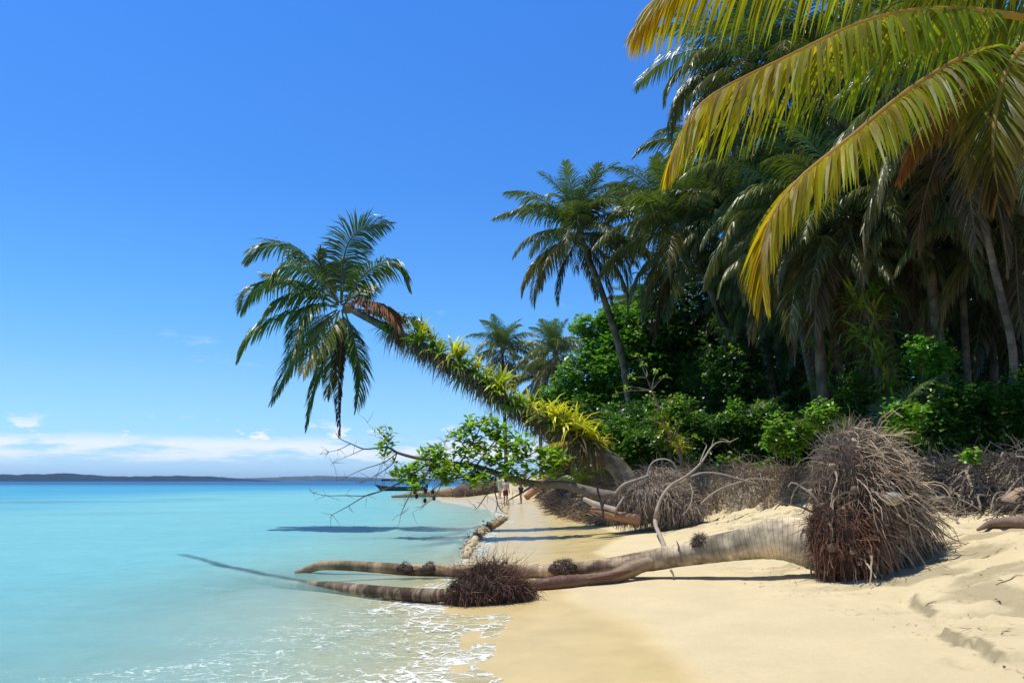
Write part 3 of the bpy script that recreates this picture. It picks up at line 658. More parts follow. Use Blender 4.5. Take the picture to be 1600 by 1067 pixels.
# bigger clump near the foot
for k, (px, py, v, s) in enumerate([(905, 672, 3, 1.7), (885, 668, 2, 1.5), (925, 690, 3, 1.4), (870, 655, 3, 1.3), (915, 700, 2, 1.3)]):
    o = link('bromeliad', BRO[v], lean, P(px, py, 25.2 + .1 * k)); o.scale = (s, s, s); o.rotation_euler = (.1 * k - .2, -.3 + .15 * k, k)
skirt(lean, [P(px, py, 25.4) for px, py in ((900, 680), (915, 695), (880, 675), (925, 700), (890, 690))], 200, 1.1, seed=77, spread=.6)
# one small live side frond low on the trunk
mb = MB(); build_frond(mb, [P(905, 690, 25.0), P(880, 690, 24.9), P(860, 694, 24.8), P(843, 703, 24.8)], .3, n=24, W=.05, droop=.8, seed=3, ca=(.45, .33, .04), hang=.4); o = mb.obj('side_shoot', M_YFROND, lean)

# ------------------------------------------------------------------ the yellowing palm beside the camera
FD = 5.0; FS = FD / 8.6
FT = P(1790, 95, FD + .3)
fb = onground(6.0, 5.6)
fore = empty('palm_tree', fb, 'near palm on the right whose yellowing fronds hang across the top of the view', 'palm tree')
trunk_part(fore, [fb - Z3 * .3, fb + (FT - fb) * .35 + np.array([.25, .1, -.1]), fb + (FT - fb) * .7 + np.array([.2, .1, 0]), FT], .2, .13, seed=2)
mb = MB(); mb.blob(FT, (.3, .3, .45), (.22, .16, .08), n=9, rough=.3, seed=3); mb.obj('crown_heart', M_ROOT, fore)
YG = np.array([.15, .215, .014]); YO = np.array([.44, .29, .015])
FF = [([(1790, 70), (1600, 28), (1460, 15), (1350, 35), (1230, 90), (1120, 145), (1075, 190), (1050, 245)], [0, 0, -.1, -.2, -.3, -.4, -.5, -.5], 1.0, YG, YO, .95, .5, 84),
      ([(1790, 60), (1640, -70), (1450, -110), (1280, -95), (1120, -55), (1040, -10), (992, 45)], [0, .2, .4, .6, .7, .8, .8], 1.05, YG * .9, YO, .85, .45, 84),
      ([(1790, 110), (1600, 80), (1530, 80), (1430, 135), (1330, 215), (1240, 290), (1195, 370), (1192, 455)], [0, -.4, -.6, -.8, -1., -1.1, -1.2, -1.2], .95, YG, YO, .8, .3, 90),
      ([(1790, 140), (1600, 118), (1540, 122), (1475, 160), (1430, 215), (1405, 275)], [0, .3, .5, .8, 1., 1.1], .5, (.20, .12, .02), (.32, .07, .02), .8, .6, 56),
      ([(1790, 90), (1640, 60), (1585, 90), (1560, 160), (1552, 230), (1560, 300)], [0, -.6, -1., -1.1, -1.2, -1.2], .75, (.20, .20, .018), (.14, .05, .02), .7, .3, 66),
      ([(1790, 60), (1640, -20), (1500, -25), (1380, 10), (1290, 70)], [0, .5, .9, 1.2, 1.4], .9, (.16, .19, .018), (.3, .26, .02), .7, .6, 66),
      ([(1790, 60), (1700, -120), (1560, -170), (1400, -160), (1250, -90)], [0, .4, .8, 1.2, 1.5], .9, (.16, .19, .018), YO * .8, .8, .6, 60)]
for i, (pp, dz_, LL, ca, cb, dr, hg, nn) in enumerate(FF):
    pts = [P(x, y, FD + d * FS) for (x, y), d in zip(pp, dz_)]; pts[0] = FT + np.array([0, 0, .1])
    mb = MB(); build_frond(mb, pts, LL * (1.12 if i == 2 else 1.28) * FS, n=int(nn * 2.2), W=.043 * FS, droop=dr, seed=700 + i, ca=ca, cb=cb, K=6, hang=hg * 1.6, vee=.15, rachc=(.42, .30, .08), rw=.042 * FS, bare=.18, ragged=.02, side0=None, dark_tip=(i in (3, 4)), basec=YO if i < 3 else None)
    o = mb.obj('frond', M_YFROND, fore)
rr_ = np.random.default_rng(9)
for i in range(9): place_frond(fore, FT + Z3 * .1, ('mid', 'low', 'hang')[i % 3], rr_.uniform(-1.2, 1.2), .75, rr_)
mb = MB()   # spent flower stalks and fibre under the crown
for i in range(14):
    a = rr_.uniform(0, 6.28); l = rr_.uniform(.5, 1.1); mb.tube([FT, FT + np.array([math.cos(a) * l * .5, math.sin(a) * l * .5, .1]), FT + np.array([math.cos(a) * l * .8, math.sin(a) * l * .8, -.5 * l])], [.02, .014, .006], 4, (.32, .2, .08), K=8)
mb.obj('flower_stalks', M_ROOT, fore)

# ------------------------------------------------------------------ palms of the thicket
def tb(px, py, D):   # a foot on the ground under the given image column
    p = P(px, py, D); return onground(p[0], D)
PL = [
    ('tall palm standing clear at the left edge of the grove, coconuts under its crown', (905, 366), 36, (992, 37.0), dict(L=4.15, seed=1, n=(7, 11, 11, 8, 2), r0=.2, mid=[P(978, 590, 37), P(945, 470, 36.5)])),
    ('tall palm just right of the clear-standing one, its fronds merging with the grove', (1070, 360), 33, (1190, 34), dict(L=4.3, seed=2, n=(7, 11, 11, 8, 2), mid=[P(1165, 590, 34), P(1112, 460, 33.5)])),
    ('second trunk behind, slanting left beside the palm right of the clear one', (1040, 330), 44, (1130, 45), dict(L=4.2, seed=3)),
    ('farthest small palm, leftmost of the pair seen over the leaning trunk', (785, 548), 75, (792, 75), dict(L=4.3, seed=4, nuts=False, n=(7, 9, 8, 5, 3))),
    ('far palm, right one of the small pair seen over the leaning trunk', (868, 556), 66, (872, 66), dict(L=4.2, seed=5, nuts=False, n=(7, 9, 8, 5, 3))),
    ('far low palm between the small pair and the leafy green tree', (842, 590), 80, (846, 80), dict(L=4.2, seed=6, nuts=False)),
    ('tallest palm on the skyline, behind the top yellow fronds', (1172, 95), 26, (1300, 27), dict(L=4.4, seed=7, n=(6, 9, 9, 7, 3))),
    ('palm whose smooth grey trunk shows between the two yellow fronds', (1248, 130), 24, (1330, 25), dict(L=4.0, seed=8, n=(4, 9, 10, 6, 2))),
    ('palm with green rosettes along its trunk, left of the upright root ball top', (1232, 320), 25, (1322, 24.5), dict(L=3.7, seed=9, epi=14, n=(4, 8, 9, 7, 2), epi_dens=list(np.linspace(.0, .62, 14)))),
    ('palm with rows of dead leaf skirts directly behind the big root ball', (1318, 330), 22, (1412, 21.5), dict(L=3.7, seed=10, epi=18, n=(4, 8, 9, 7, 2), epi_dens=list(np.linspace(.0, .7, 18)))),
    ('slim S-curved palm near the right edge, pale bare trunk against the dark', (1498, 160), 18, (1570, 18.5), dict(L=3.9, seed=11, r0=.10, r1=.075, n=(4, 8, 9, 6, 3), mid=[P(1573, 700, 18.4), P(1572, 640, 18.4), P(1584, 560, 18.3), P(1556, 430, 18.2), P(1524, 290, 18.1)])),
    ('low young palm with sunlit arching fronds left of the S-curved trunk', (1500, 395), 22, (1520, 22), dict(L=3.2, seed=12, nuts=False, n=(4, 9, 8, 3, 0), r0=.11, r1=.09)),
    ('high palm behind the long yellow frond, top right of the grove', (1395, 60), 30, (1450, 31), dict(L=4.5, seed=13, n=(4, 9, 10, 7, 2))),
    ('palm in the top right corner behind the yellow-brown hanging frond', (1570, 120), 25, (1640, 25.5), dict(L=4.5, seed=14, n=(4, 9, 10, 7, 2))),
    ('palm between the grey trunk and the S-curved one, deep in the grove', (1400, 215), 33, (1450, 34), dict(L=4.4, seed=15, n=(3, 8, 10, 7, 2))),
    ('palm low behind the tip of the long yellow frond', (1205, 440), 33, (1235, 33), dict(L=3.9, seed=16, n=(4, 8, 9, 7, 2))),
    ('palm behind the skyline palm, just right of the blue gap', (1120, 260), 35, (1215, 36), dict(L=4.1, seed=17, n=(5, 8, 8, 6, 3))),
    ('stubby palm above the leafy green tree with pale drooping fronds', (1095, 545), 44, (1110, 44), dict(L=4.2, seed=18, nuts=False, n=(4, 7, 8, 5, 2))),
    ('palm at the far right edge in deep shade, mid height', (1610, 300), 22, (1640, 22), dict(L=4.0, seed=19, n=(3, 8, 9, 7, 2))),
    ('shaded palm in front of the deepest thicket, right of the rosette trunks', (1440, 400), 27, (1462, 27), dict(L=4.0, seed=20, n=(3, 7, 9, 7, 2))),
    ('shaded palm peeping between the two rosette trunks', (1300, 470), 30, (1330, 30), dict(L=3.8, seed=21, n=(3, 7, 9, 6, 2))),
    ('high palm filling the gap above the grey trunk', (1310, 215), 36, (1370, 37), dict(L=4.5, seed=22, n=(3, 9, 10, 7, 2))),
    ('slanting palm left of the rosette trunks, its base in the shrubs', (1150, 470), 40, (1215, 41), dict(L=3.9, seed=23, n=(4, 7, 7, 5, 3))),
    ('small palm crown wedged behind the leafy green tree', (1010, 500), 52, (1020, 52), dict(L=4.2, seed=24, nuts=False)),
    ('dark palm in the deep shade just left of the right frame edge', (1545, 440), 28, (1560, 28), dict(L=4.0, seed=25, n=(3, 8, 9, 7, 2))),
    ('mid-height palm in front of the deep shade, above the bright green bush', (1440, 300), 21, (1490, 22), dict(L=3.6, seed=31, n=(4, 9, 9, 5, 2))),
    ('palm crown hanging low just right of the long yellow frond tip', (1275, 400), 23, (1290, 23.5), dict(L=3.4, seed=32, n=(4, 8, 9, 5, 2))),
    ('palm whose crown fills the space below the red-tipped near frond', (1375, 290), 24, (1400, 24.5), dict(L=3.8, seed=33, n=(4, 9, 9, 6, 2))),
    ('slender palm crown touching the right frame edge, mid height', (1585, 330), 20, (1630, 20), dict(L=3.6, seed=34, n=(4, 8, 9, 5, 2))),
    ('palm crown tucked left of the grey trunk, above the dark leafy tree', (1160, 330), 31, (1230, 32), dict(L=3.9, seed=35, n=(5, 9, 9, 5, 2))),
]
for lab, (px, py), D, (bx, bD), kw in PL:
    palm(lab, P(px, py, D), tb(bx, 740, bD), **kw)
# ------------------------------------------------------------------ driftwood, fallen palms, roots
def strands(mb, P0, D, L, R, K, grav, wob, c0, c1, S=3, seed=0, follow=None):
    r = np.random.default_rng(seed); N = len(P0); pos = np.array(P0, float); d = unit(np.array(D, float)); out = [pos.copy()]
    for k in range(K - 1):
        d = unit(d + r.normal(0, wob, (N, 3)) - Z3 * (np.asarray(grav) / (K - 1)).reshape(-1, 1))
        pos = pos + d * (np.asarray(L) / (K - 1)).reshape(-1, 1)
        if follow is not None:
            pos[:, 2] = np.maximum(pos[:, 2], H(pos[:, 0], pos[:, 1]) + follow)
        out.append(pos.copy())
    PT = np.stack(out, 1); rad = np.asarray(R).reshape(-1, 1) * np.linspace(1, .35, K)[None]
    u = np.linspace(0, 1, K)[None, :, None]
    C = np.asarray(c0).reshape(-1, 1, 3) * (1 - u) + np.asarray(c1).reshape(-1, 1, 3) * u
    mb.tubes(PT, rad, S, np.broadcast_to(C, (N, K, 3)), smooth=False)
def onblobs(blobs, n, r):
    """random points and normals on a set of ellipsoids"""
    i = r.integers(0, len(blobs), n); th = unit(r.normal(0, 1, (n, 3)))
    c = np.array([b[0] for b in blobs])[i]; R = np.array([b[1] for b in blobs])[i]
    return c + th * R * .93, unit(th / R), th
LRED = np.array([.20, .095, .055]); LTAN = np.array([.46, .35, .23]); LGRY = np.array([.38, .30, .22]); LDRK = np.array([.10, .065, .05])

# the big upturned palm in front
log = [P(1292, 856, 11.7), P(1225, 842, 11.9), P(1160, 850, 12.1), P(1080, 864, 12.45), P(1000, 878, 12.75), P(940, 887, 13.0), P(860, 892, 13.3), P(780, 893, 13.55), P(700, 891, 13.8), P(640, 890, 14.0), P(570, 885, 14.2), P(510, 883, 14.35), P(486, 888, 14.4), P(462, 897, 14.4)]
up = empty('fallen_palm', onground(log[0][0] + .5, 11.7), 'big fallen palm with upright root ball, its pale trunk reaching to the water', 'fallen tree')
mb = MB(); rads = [.36, .31, .225, .18, .155, .135, .12, .112, .102, .096, .088, .08, .07, .05]
cpos = [(.52, .42, .28)] * 4 + [(.46, .34, .21)] * 3 + [(.36, .24, .13)] * 7
mb.tube(log, rads, 18, np.array(cpos), K=230, rough=.07, seed=3)
al = np.repeat(np.linspace(0, 11, len(mb.c[0]) // 18), 18); c = mb.c[0].copy(); c[:, 3] = al
# dark brown blotches, denser towards the underside
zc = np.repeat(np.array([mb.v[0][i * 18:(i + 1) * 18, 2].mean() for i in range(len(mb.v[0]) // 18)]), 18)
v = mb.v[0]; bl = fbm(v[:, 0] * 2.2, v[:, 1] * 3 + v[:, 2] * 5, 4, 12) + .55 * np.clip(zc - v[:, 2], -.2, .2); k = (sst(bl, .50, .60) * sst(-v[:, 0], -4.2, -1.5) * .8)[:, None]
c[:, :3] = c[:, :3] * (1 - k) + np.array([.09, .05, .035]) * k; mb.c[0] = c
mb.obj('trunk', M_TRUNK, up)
rb0 = np.random.default_rng(42)
def tuft(parent, c, n, L, seed, cols=(LDRK, LGRY), R=.09, name='root_tuft', grav=.8, rr=.005):
    r = np.random.default_rng(seed); mb = MB(); mb.blob(c - np.array([0, 0, R * .5]), (R * 1.7, R, R * .8), LDRK * .8, n=10, rough=.7, freq=2.5, seed=seed); n = n * 2; L = L * .45
    th = unit(r.normal(0, 1, (n, 3)) + np.array([0, 0, .6])); t = r.random((n, 1)); cc = cols[0] * (1 - t) + cols[1] * t
    strands(mb, c + th * R * .7, th, L * r.uniform(.3, 1.5, n), rr * r.uniform(.4, 1.3, n), 5, grav, .45, cc, cc, seed=seed)
    return mb.obj(name, M_ROOT, parent)
tuft(up, P(1094, 846, 12.3), 260, .2, 1); tuft(up, P(885, 883, 13.0), 200, .17, 2); tuft(up, P(872, 884, 13.1), 120, .13, 3); tuft(up, P(672, 885, 13.8), 90, .12, 4); tuft(up, P(634, 884, 13.9), 60, .1, 5)
for k, (a, b) in enumerate([((1060, 862), (1057, 845)), ((1270, 845), (1268, 822)), ((1048, 890), (1052, 905))]):   # broken stubs
    mb = MB(); mb.tube([P(*a, 12.4), P((a[0] + b[0]) / 2 + 2, (a[1] + b[1]) / 2, 12.35), P(*b, 12.3)], [.02, .014, .006], 6, (.25, .18, .12), K=8); mb.obj('stub', M_ROOT, up)
RBB = [(P(1335, 785, 11.6), np.array([.52, .58, .85])), (P(1316, 840, 11.35), np.array([.40, .42, .52])), (P(1375, 790, 11.9), np.array([.48, .56, .60])), (P(1340, 722, 11.9), np.array([.45, .45, .40])), (P(1390, 812, 12.1), np.array([.38, .5, .38]))]
mb = MB()
for k, (c_, R_) in enumerate(RBB): mb.blob(c_, R_, (.06, .04, .03), n=26, rough=.25, freq=3, seed=60 + k)
ball = mb.obj('root_ball', M_EARTH, up)
mb = MB(); r = np.random.default_rng(77)
def ball_roots(mb, blobs, n, L, R, grav, wob, seed, axis, K=7, colf=None, sel=None):
    r = np.random.default_rng(seed); p, nrm, th = onblobs(blobs, n, r)
    if sel is not None:
        m = sel(p, nrm); p = p[m]; nrm = nrm[m]
    n = len(p); D = nrm * .8 + np.asarray(axis) * r.uniform(.2, 1.1, (n, 1)) + r.normal(0, .28, (n, 3)); cc = colf(p, r)
    strands(mb, p, D, L * r.uniform(.35, 1.25, n), R * r.uniform(.5, 1.5, n), K, grav * r.uniform(.5, 1.5, n), wob, cc, cc * 1.1, seed=seed + 1)
c0b = RBB[0][0]
def colbig(p, r):
    t = r.random((len(p), 1)); base = LGRY * (1 - t) + LTAN * t
    red = (sst(-(p[:, 0] - (c0b[0] + .1)), -.25, .35) * sst(-(p[:, 2] - (c0b[2] + .1)), -.1, .4))[:, None]
    dk = (r.random((len(p), 1)) < .35) * .55
    return (base * (1 - red) + LRED * (.6 + t) * red) * (1 - dk)
ball_roots(mb, RBB, 3400, .46, .0075, 1.5, .17, 5, (.75, -.2, .1), colf=colbig, sel=lambda p, n: (p[:, 0] > c0b[0] - .25))
ball_roots(mb, RBB, 1100, .64, .0095, 2.2, .10, 6, (.8, -.35, -.2), K=8, colf=lambda p, r: (LTAN * r.uniform(.55, 1.1, (len(p), 1))), sel=lambda p, n: (p[:, 0] > c0b[0] - .1) & (n[:, 1] < .3))
ball_roots(mb, RBB, 11000, .26, .004, .9, .3, 7, (.1, -.1, .05), K=5, colf=colbig)
ball_roots(mb, [RBB[3]], 420, .34, .0075, -.1, .2, 8, (.2, 0, .9), K=6, colf=lambda p, r: LGRY * r.uniform(.6, 1.1, (len(p), 1)), sel=lambda p, n: n[:, 2] > -.1)
ball_roots(mb, [RBB[1], RBB[0]], 700, .5, .006, 2.8, .16, 9, (.2, -.5, -.5), K=7, colf=lambda p, r: LRED * r.uniform(.5, 1.7, (len(p), 1)), sel=lambda p, n: n[:, 1] < .2)
ball_roots(mb, RBB, 170, .75, .017, 1.4, .26, 31, (.6, -.3, .0), K=9, colf=lambda p, r: (LTAN * r.uniform(.45, 1.0, (len(p), 1))), sel=lambda p, n: (n[:, 1] < .4))
ball_roots(mb, RBB, 1200, .35, .006, .6, .42, 32, (.2, -.2, .1), K=7, colf=colbig)
o = mb.obj('root_strands', M_ROOT, ball); tag(o, kind='stuff')
mb = MB(); r = np.random.default_rng(8); p_, n_, t_ = onblobs(RBB, 150, r)
for k in range(150):
    s_ = r.uniform(.02, .06); mb.blob(p_[k] + n_[k] * .08, (s_ * 1.3, s_, s_), (.42, .33, .21) if k % 3 else (.16, .11, .08), n=6, rough=.6, freq=2.5, seed=k)
tag(mb.obj('sand_clods', M_EARTH, ball), kind='stuff')
mb = MB(); ring = P(1281, 852, 11.72)   # torn collar where the stem meets the roots
ax = unit(log[1] - log[0])
for k in range(26):
    a = k / 26 * 6.283; e1 = unit(np.cross(ax, Z3)); e2 = np.cross(ax, e1)
    mb.blob(ring + (e1 * math.cos(a) + e2 * math.sin(a)) * .37 - ax * .05, (.07, .06, .075), (.14, .08, .065), n=6, rough=.5, freq=3, seed=k)
mb.obj('torn_collar', M_EARTH, up)
for nm, (px, py, D), R_, lab, rt in (('stone', (1392, 779, 11.0), (.15, .12, .09), 'pale rounded stone held in the middle of the upright root ball', .3), ('stone', (1333, 694, 11.62), (.12, .11, .08), 'grey stone lodged near the top of the upright root ball', -.2)):
    c_ = P(px, py, D); mb = MB(); mb.blob(c_, R_, (.36, .30, .22), n=14, rough=.3, freq=1.3, seed=int(px)); o = mb.obj(nm, M_ROCK, None, origin=c_); tag(o, lab, 'stone')

# wet dark log lying under it
w = [P(1050, 868, 12.6), P(1020, 877, 12.6), P(985, 890, 12.5), P(955, 903, 12.3), P(915, 909, 12.15), P(880, 915, 12.0), P(850, 919, 11.9), P(830, 920, 11.85)]
for q in w[1:]: q[2] = max(q[2], float(H(q[0], q[1])) + .07)
wl = empty('driftwood_log', w[3], 'smooth wet dark brown log tucked under the long pale trunk', 'log')
mb = MB(); mb.tube(w, [.03, .09, .12, .105, .095, .11, .095, .06], 14, np.array([(.38, .28, .17), (.27, .17, .10), (.14, .07, .045), (.13, .06, .04)]), K=80, rough=.16, seed=8); mb.obj('trunk', M_WETLOG, wl)
mb = MB(); mb.tube([w[2] + [0, -.1, 0], w[3] + [0, -.12, .05], w[4] + [0, -.1, .03]], [.02, .05, .02], 8, (.13, .06, .035), K=24, rough=.2); mb.obj('bark_ridge', M_WETLOG, wl)

# small palm with its clump of roots, trunk running out under water
s3 = [P(722, 935, 10.9), P(700, 938, 10.9), P(668, 939, 11.0), P(635, 934, 11.2), P(595, 924, 11.6), P(555, 912, 12.1), P(515, 903, 12.7), P(478, 898, 13.2), P(440, 893, 13.8), P(390, 885, 14.8), P(340, 876, 16.0), P(285, 862, 18.0)]
for i, q in enumerate(s3):
    q[2] = [.13, .12, .10, .09, .065, .04, .0, -.05, -.09, -.11, -.12, -.16][i]
sp = empty('fallen_palm', s3[0], 'half-sunk palm with a dark root clump, its banded trunk sliding under water', 'fallen tree')
mb = MB(); mb.tube(s3, [.075, .085, .09, .09, .088, .082, .078, .072, .07, .066, .06, .05], 14, np.array([(.09, .045, .03), (.10, .055, .035), (.13, .08, .05), (.20, .14, .08), (.12, .09, .06), (.10, .08, .06)]), K=220, rough=.08, ring=.07, seed=5)
c = mb.c[0].copy(); c[:, 3] = np.repeat(np.linspace(0, 9, len(c) // 14), 14)
v = mb.v[0]; bn = sst(fbm(np.repeat(np.arange(len(c) // 14) * .45, 14), v[:, 2] * 4, 3, 9), .52, .62)[:, None] * .5; c[:, :3] = c[:, :3] * (1 - bn) + np.array([.42, .33, .20]) * bn; mb.c[0] = c
mb.obj('trunk', M_TRUNK, sp)
cc_ = P(762, 921, 11.0)
CB = [(P(765, 920, 11.0), np.array([.46, .34, .22])), (P(735, 930, 10.9), np.array([.26, .24, .15])), (P(798, 921, 11.1), np.array([.26, .24, .16])), (P(770, 902, 11.05), np.array([.25, .22, .14]))]
mb = MB()
for k, (c_, R_) in enumerate(CB): mb.blob(c_, R_, (.045, .028, .022), n=16, rough=.3, freq=3, seed=90 + k)
clump = mb.obj('root_ball', M_EARTH, sp)
mb = MB(); dk = lambda p, r: np.array([.075, .04, .03]) * r.uniform(.5, 2.2, (len(p), 1))
ball_roots(mb, CB, 4200, .26, .0045, 1.9, .3, 15, (.1, -.2, 0), K=6, colf=dk)
ball_roots(mb, CB, 500, .42, .0035, .2, .2, 16, (.35, 0, .7), K=6, colf=lambda p, r: np.array([.22, .12, .08]) * r.uniform(.5, 1.4, (len(p), 1)), sel=lambda p, n: (n[:, 2] > .2))
r = np.random.default_rng(4); p_, n_, t_ = onblobs(CB, 260, r); p_ = p_ + n_ * .08
mb.strips(p_, unit(n_ + r.normal(0, .5, (260, 3))), .05, .03, [.5, 1, .1], .4, unit(r.normal(0, 1, (260, 3))), np.array([.10, .12, .03]), np.array([.16, .15, .04]))
o = mb.obj('root_strands', M_ROOT, clump); tag(o, kind='stuff')

# the water over the sunken stem is only as deep as the stem lies
sl_ = spline(s3, 200); wv_ = np.empty(len(sea.data.vertices) * 3, np.float32); sea.data.vertices.foreach_get('co', wv_); wv_ = wv_.reshape(-1, 3)
de_ = np.empty(len(wv_), np.float32); at = sea.data.attributes['depth']; at.data.foreach_get('value', de_)
sel_ = np.where((wv_[:, 1] > 10) & (wv_[:, 1] < 19) & (wv_[:, 0] > -8.5) & (wv_[:, 0] < 0))[0]
dm_ = ((wv_[sel_, None, :2] - sl_[None, :, :2]) ** 2).sum(2); j_ = dm_.argmin(1); dm_ = np.sqrt(dm_.min(1)); ok_ = dm_ < .14
dn_ = np.clip(wv_[sel_, 2] - sl_[j_, 2] - np.sqrt(np.clip(.09 ** 2 - dm_ ** 2, 0, 1)), 0, 9)
de_[sel_] = np.where(ok_, np.minimum(de_[sel_], dn_), de_[sel_]); at.data.foreach_set('value', de_)

# second root ball further up the beach, short stump of trunk
RB2 = [(P(1022, 782, 21.2), np.array([.95, .85, .48])), (P(1058, 795, 20.9), np.array([.62, .6, .36])), (P(985, 790, 21.4), np.array([.6, .6, .36])), (P(1030, 755, 21.9), np.array([.7, .7, .35]))]
st = empty('fallen_palm', onground(RB2[0][0][0], 21.2), 'shaggy grey mound of palm roots at the foot of the bank, mid beach', 'fallen tree')
mb = MB()
for k, (c_, R_) in enumerate(RB2): mb.blob(c_, R_, (.15, .11, .08), n=20, rough=.25, freq=3, seed=110 + k)
ball2 = mb.obj('root_ball', M_EARTH, st)
mb = MB(); gcol = lambda p, r: (LGRY * r.uniform(.25, 1.25, (len(p), 1)))
ball_roots(mb, RB2, 5200, .33, .010, 2.2, .14, 25, (.05, -.5, .15), K=7, colf=gcol)
ball_roots(mb, RB2, 1800, .45, .006, 1.2, .25, 26, (-.3, -.2, .3), K=5, colf=lambda p, r: (LTAN * r.uniform(.3, .9, (len(p), 1))))
o = mb.obj('root_strands', M_ROOT, ball2); tag(o, kind='stuff')
e = [P(1000, 812, 20.6), P(975, 808, 20.6), P(950, 803, 20.7), P(925, 797, 21.)]
mb = MB(); mb.tube(e, [.14, .12, .11, .09], 12, (.30, .17, .10), K=40, rough=.15, seed=3); mb.obj('stump', M_BARK, st)
mb = MB(); mb.tube([P(962, 800, 20.5), P(935, 790, 20.6), P(912, 779, 20.8)], [.12, .09, .05], 10, (.42, .34, .25), K=30, rough=.1, seed=6); mb.obj('broken_limb', M_BARK, st)

# ------------------------------------------------------------------ leaves on twigs
def rosettes(mb, C, n, L, W, seed=0, col=(.075, .16, .02), var=.25, up=.5, droop=.5, young=.12):
    """whorls of paddle-shaped leaves around each centre"""
    r = np.random.default_rng(seed); C = np.asarray(C, float); N = len(C) * n
    c = np.repeat(C, n, 0); a = r.uniform(0, 6.283, N); el = r.uniform(-.35, 1.1, N) * up + .1
    D = np.stack([np.cos(a) * np.cos(el), np.sin(a) * np.cos(el), np.sin(el)], 1); sd = np.stack([-np.sin(a), np.cos(a), r.normal(0, .3, N)], 1)
    base = c + D * L * .12 + r.normal(0, L * .22, (N, 3))
    yg = np.repeat((r.random(len(C)) < young)[:, None], n, 0) * 1.0
    cc = np.asarray(col) * (1 + r.normal(0, var, (N, 1))).clip(.4, 1.8) * (1 - yg) + np.array([.20, .27, .03]) * yg
    mb.strips(base, D, L * r.uniform(.6, 1.15, N), W * r.uniform(.8, 1.15, N), [.18, .75, 1.0, .12], droop * r.uniform(.4, 1.6, N), sd, cc, cc * 1.1)
def spray(p0, p1, n, r, jit): # points scattered along a twig
    t = r.random((n, 1)) ** .7; return p0 + (p1 - p0) * t + r.normal(0, jit, (n, 3))
# fallen leafy tree reaching over the water
fpts = [P(972, 778, 21.6), P(940, 773, 22.), P(915, 766, 22.2), P(881, 757, 22.3), P(850, 757, 22.4), P(820, 753, 22.5), P(788, 743, 22.7), P(744, 729, 22.9), P(718, 725, 23.), P(671, 719, 23.2), P(645, 714, 23.3), P(621, 707, 23.4), P(606, 699, 23.4), P(588, 700, 23.5), P(568, 701, 23.5), P(548, 693, 23.6), P(531, 685, 23.6), P(524, 675, 23.6)]
ft = empty('fallen_tree', onground(fpts[0][0], 21.6), 'leafy broadleaf tree fallen off the bank, its thin boughs stretching left over the sea', 'fallen tree')
mb = MB(); mb.tube(fpts, [.17, .16, .14, .115, .10, .095, .085, .075, .07, .055, .045, .04, .032, .024, .02, .016, .012, .006], 10, np.array([(.17, .14, .11), (.17, .13, .10), (.16, .11, .08), (.14, .10, .08)]), K=150, rough=.12, seed=2); mb.obj('trunk', M_BARK, ft)
TW = [([(548, 693), (530, 702), (514, 706), (500, 710)], 23.6, .014), ([(569, 701), (552, 709), (535, 716), (520, 723)], 23.5, .013), ([(621, 707), (600, 722), (567, 733), (541, 745), (525, 752)], 23.3, .018), ([(620, 708), (615, 722), (603, 733), (590, 740), (578, 747)], 23.2, .018),
      ([(606, 730), (590, 742), (572, 752)], 23.2, .01), ([(672, 721), (657, 732), (629, 752), (595, 767), (572, 774), (545, 790), (519, 804)], 22.9, .034), ([(596, 767), (572, 774), (540, 774), (510, 774), (490, 770), (484, 766)], 22.9, .018),
      ([(674, 722), (668, 738), (662, 749), (650, 765), (642, 771), (632, 790), (626, 804)], 22.6, .03), ([(744, 732), (725, 744), (705, 748), (690, 755), (676, 765), (664, 772)], 22.4, .035), ([(690, 755), (680, 775), (662, 790), (645, 800)], 22.4, .012),
      ([(676, 722), (680, 735), (672, 752), (660, 762)], 22.8, .02), ([(775, 742), (773, 765), (777, 785), (775, 799)], 22.3, .028), ([(770, 760), (762, 770), (752, 785), (745, 794)], 22.3, .024), ([(776, 785), (782, 795), (786, 800)], 22.3, .012),
      ([(834, 757), (818, 768), (800, 778), (795, 781)], 22.2, .04), ([(718, 725), (730, 705), (742, 685), (752, 664), (757, 655)], 23.2, .03), ([(744, 728), (760, 705), (772, 690), (783, 668)], 22.8, .03), ([(760, 705), (745, 700), (725, 688), (712, 682)], 22.8, .018),
      ([(788, 743), (800, 722), (806, 700), (812, 680)], 22.6, .03), ([(800, 722), (825, 712), (846, 700), (862, 694)], 22.4, .022), ([(820, 752), (838, 738), (860, 725)], 22.3, .025), ([(705, 724), (693, 708), (696, 690), (702, 678)], 23.4, .014),
      ([(606, 698), (598, 686), (585, 672), (574, 660)], 23.5, .01), ([(606, 698), (608, 688), (606, 678), (603, 672)], 23.3, .012), ([(606, 700), (602, 708), (601, 716)], 23.3, .012), ([(660, 718), (668, 706), (684, 700), (695, 692)], 23.5, .012),
      ([(820, 750), (836, 764), (846, 756), (868, 742), (882, 720)], 21.9, .018), ([(868, 742), (890, 728), (900, 712)], 21.9, .014), ([(700, 690), (715, 675), (720, 664)], 23.6, .008)]
r = np.random.default_rng(88)
for k, (pp, D, rad) in enumerate(TW):
    n = len(pp); mb = MB(); pts = [P(x, y, D - .08 * i) for i, (x, y) in enumerate(pp)]
    mb.tube(pts, np.linspace(rad, rad * .25, n), 6, (.13, .09, .065), K=n * 6, rough=.15, seed=k)
    for j in range(n * 2):   # hair twigs
        q = pts[r.integers(1, n)]; dv = r.normal(0, 1, 3); dv[1] *= .5; L_ = r.uniform(.1, .45)
        mb.tube([q, q + unit(dv) * L_ * .5 + r.normal(0, .02, 3), q + unit(dv) * L_], [.006, .005, .003], 4, (.15, .10, .07), K=5)
    mb.obj('branch', M_BARK, ft)
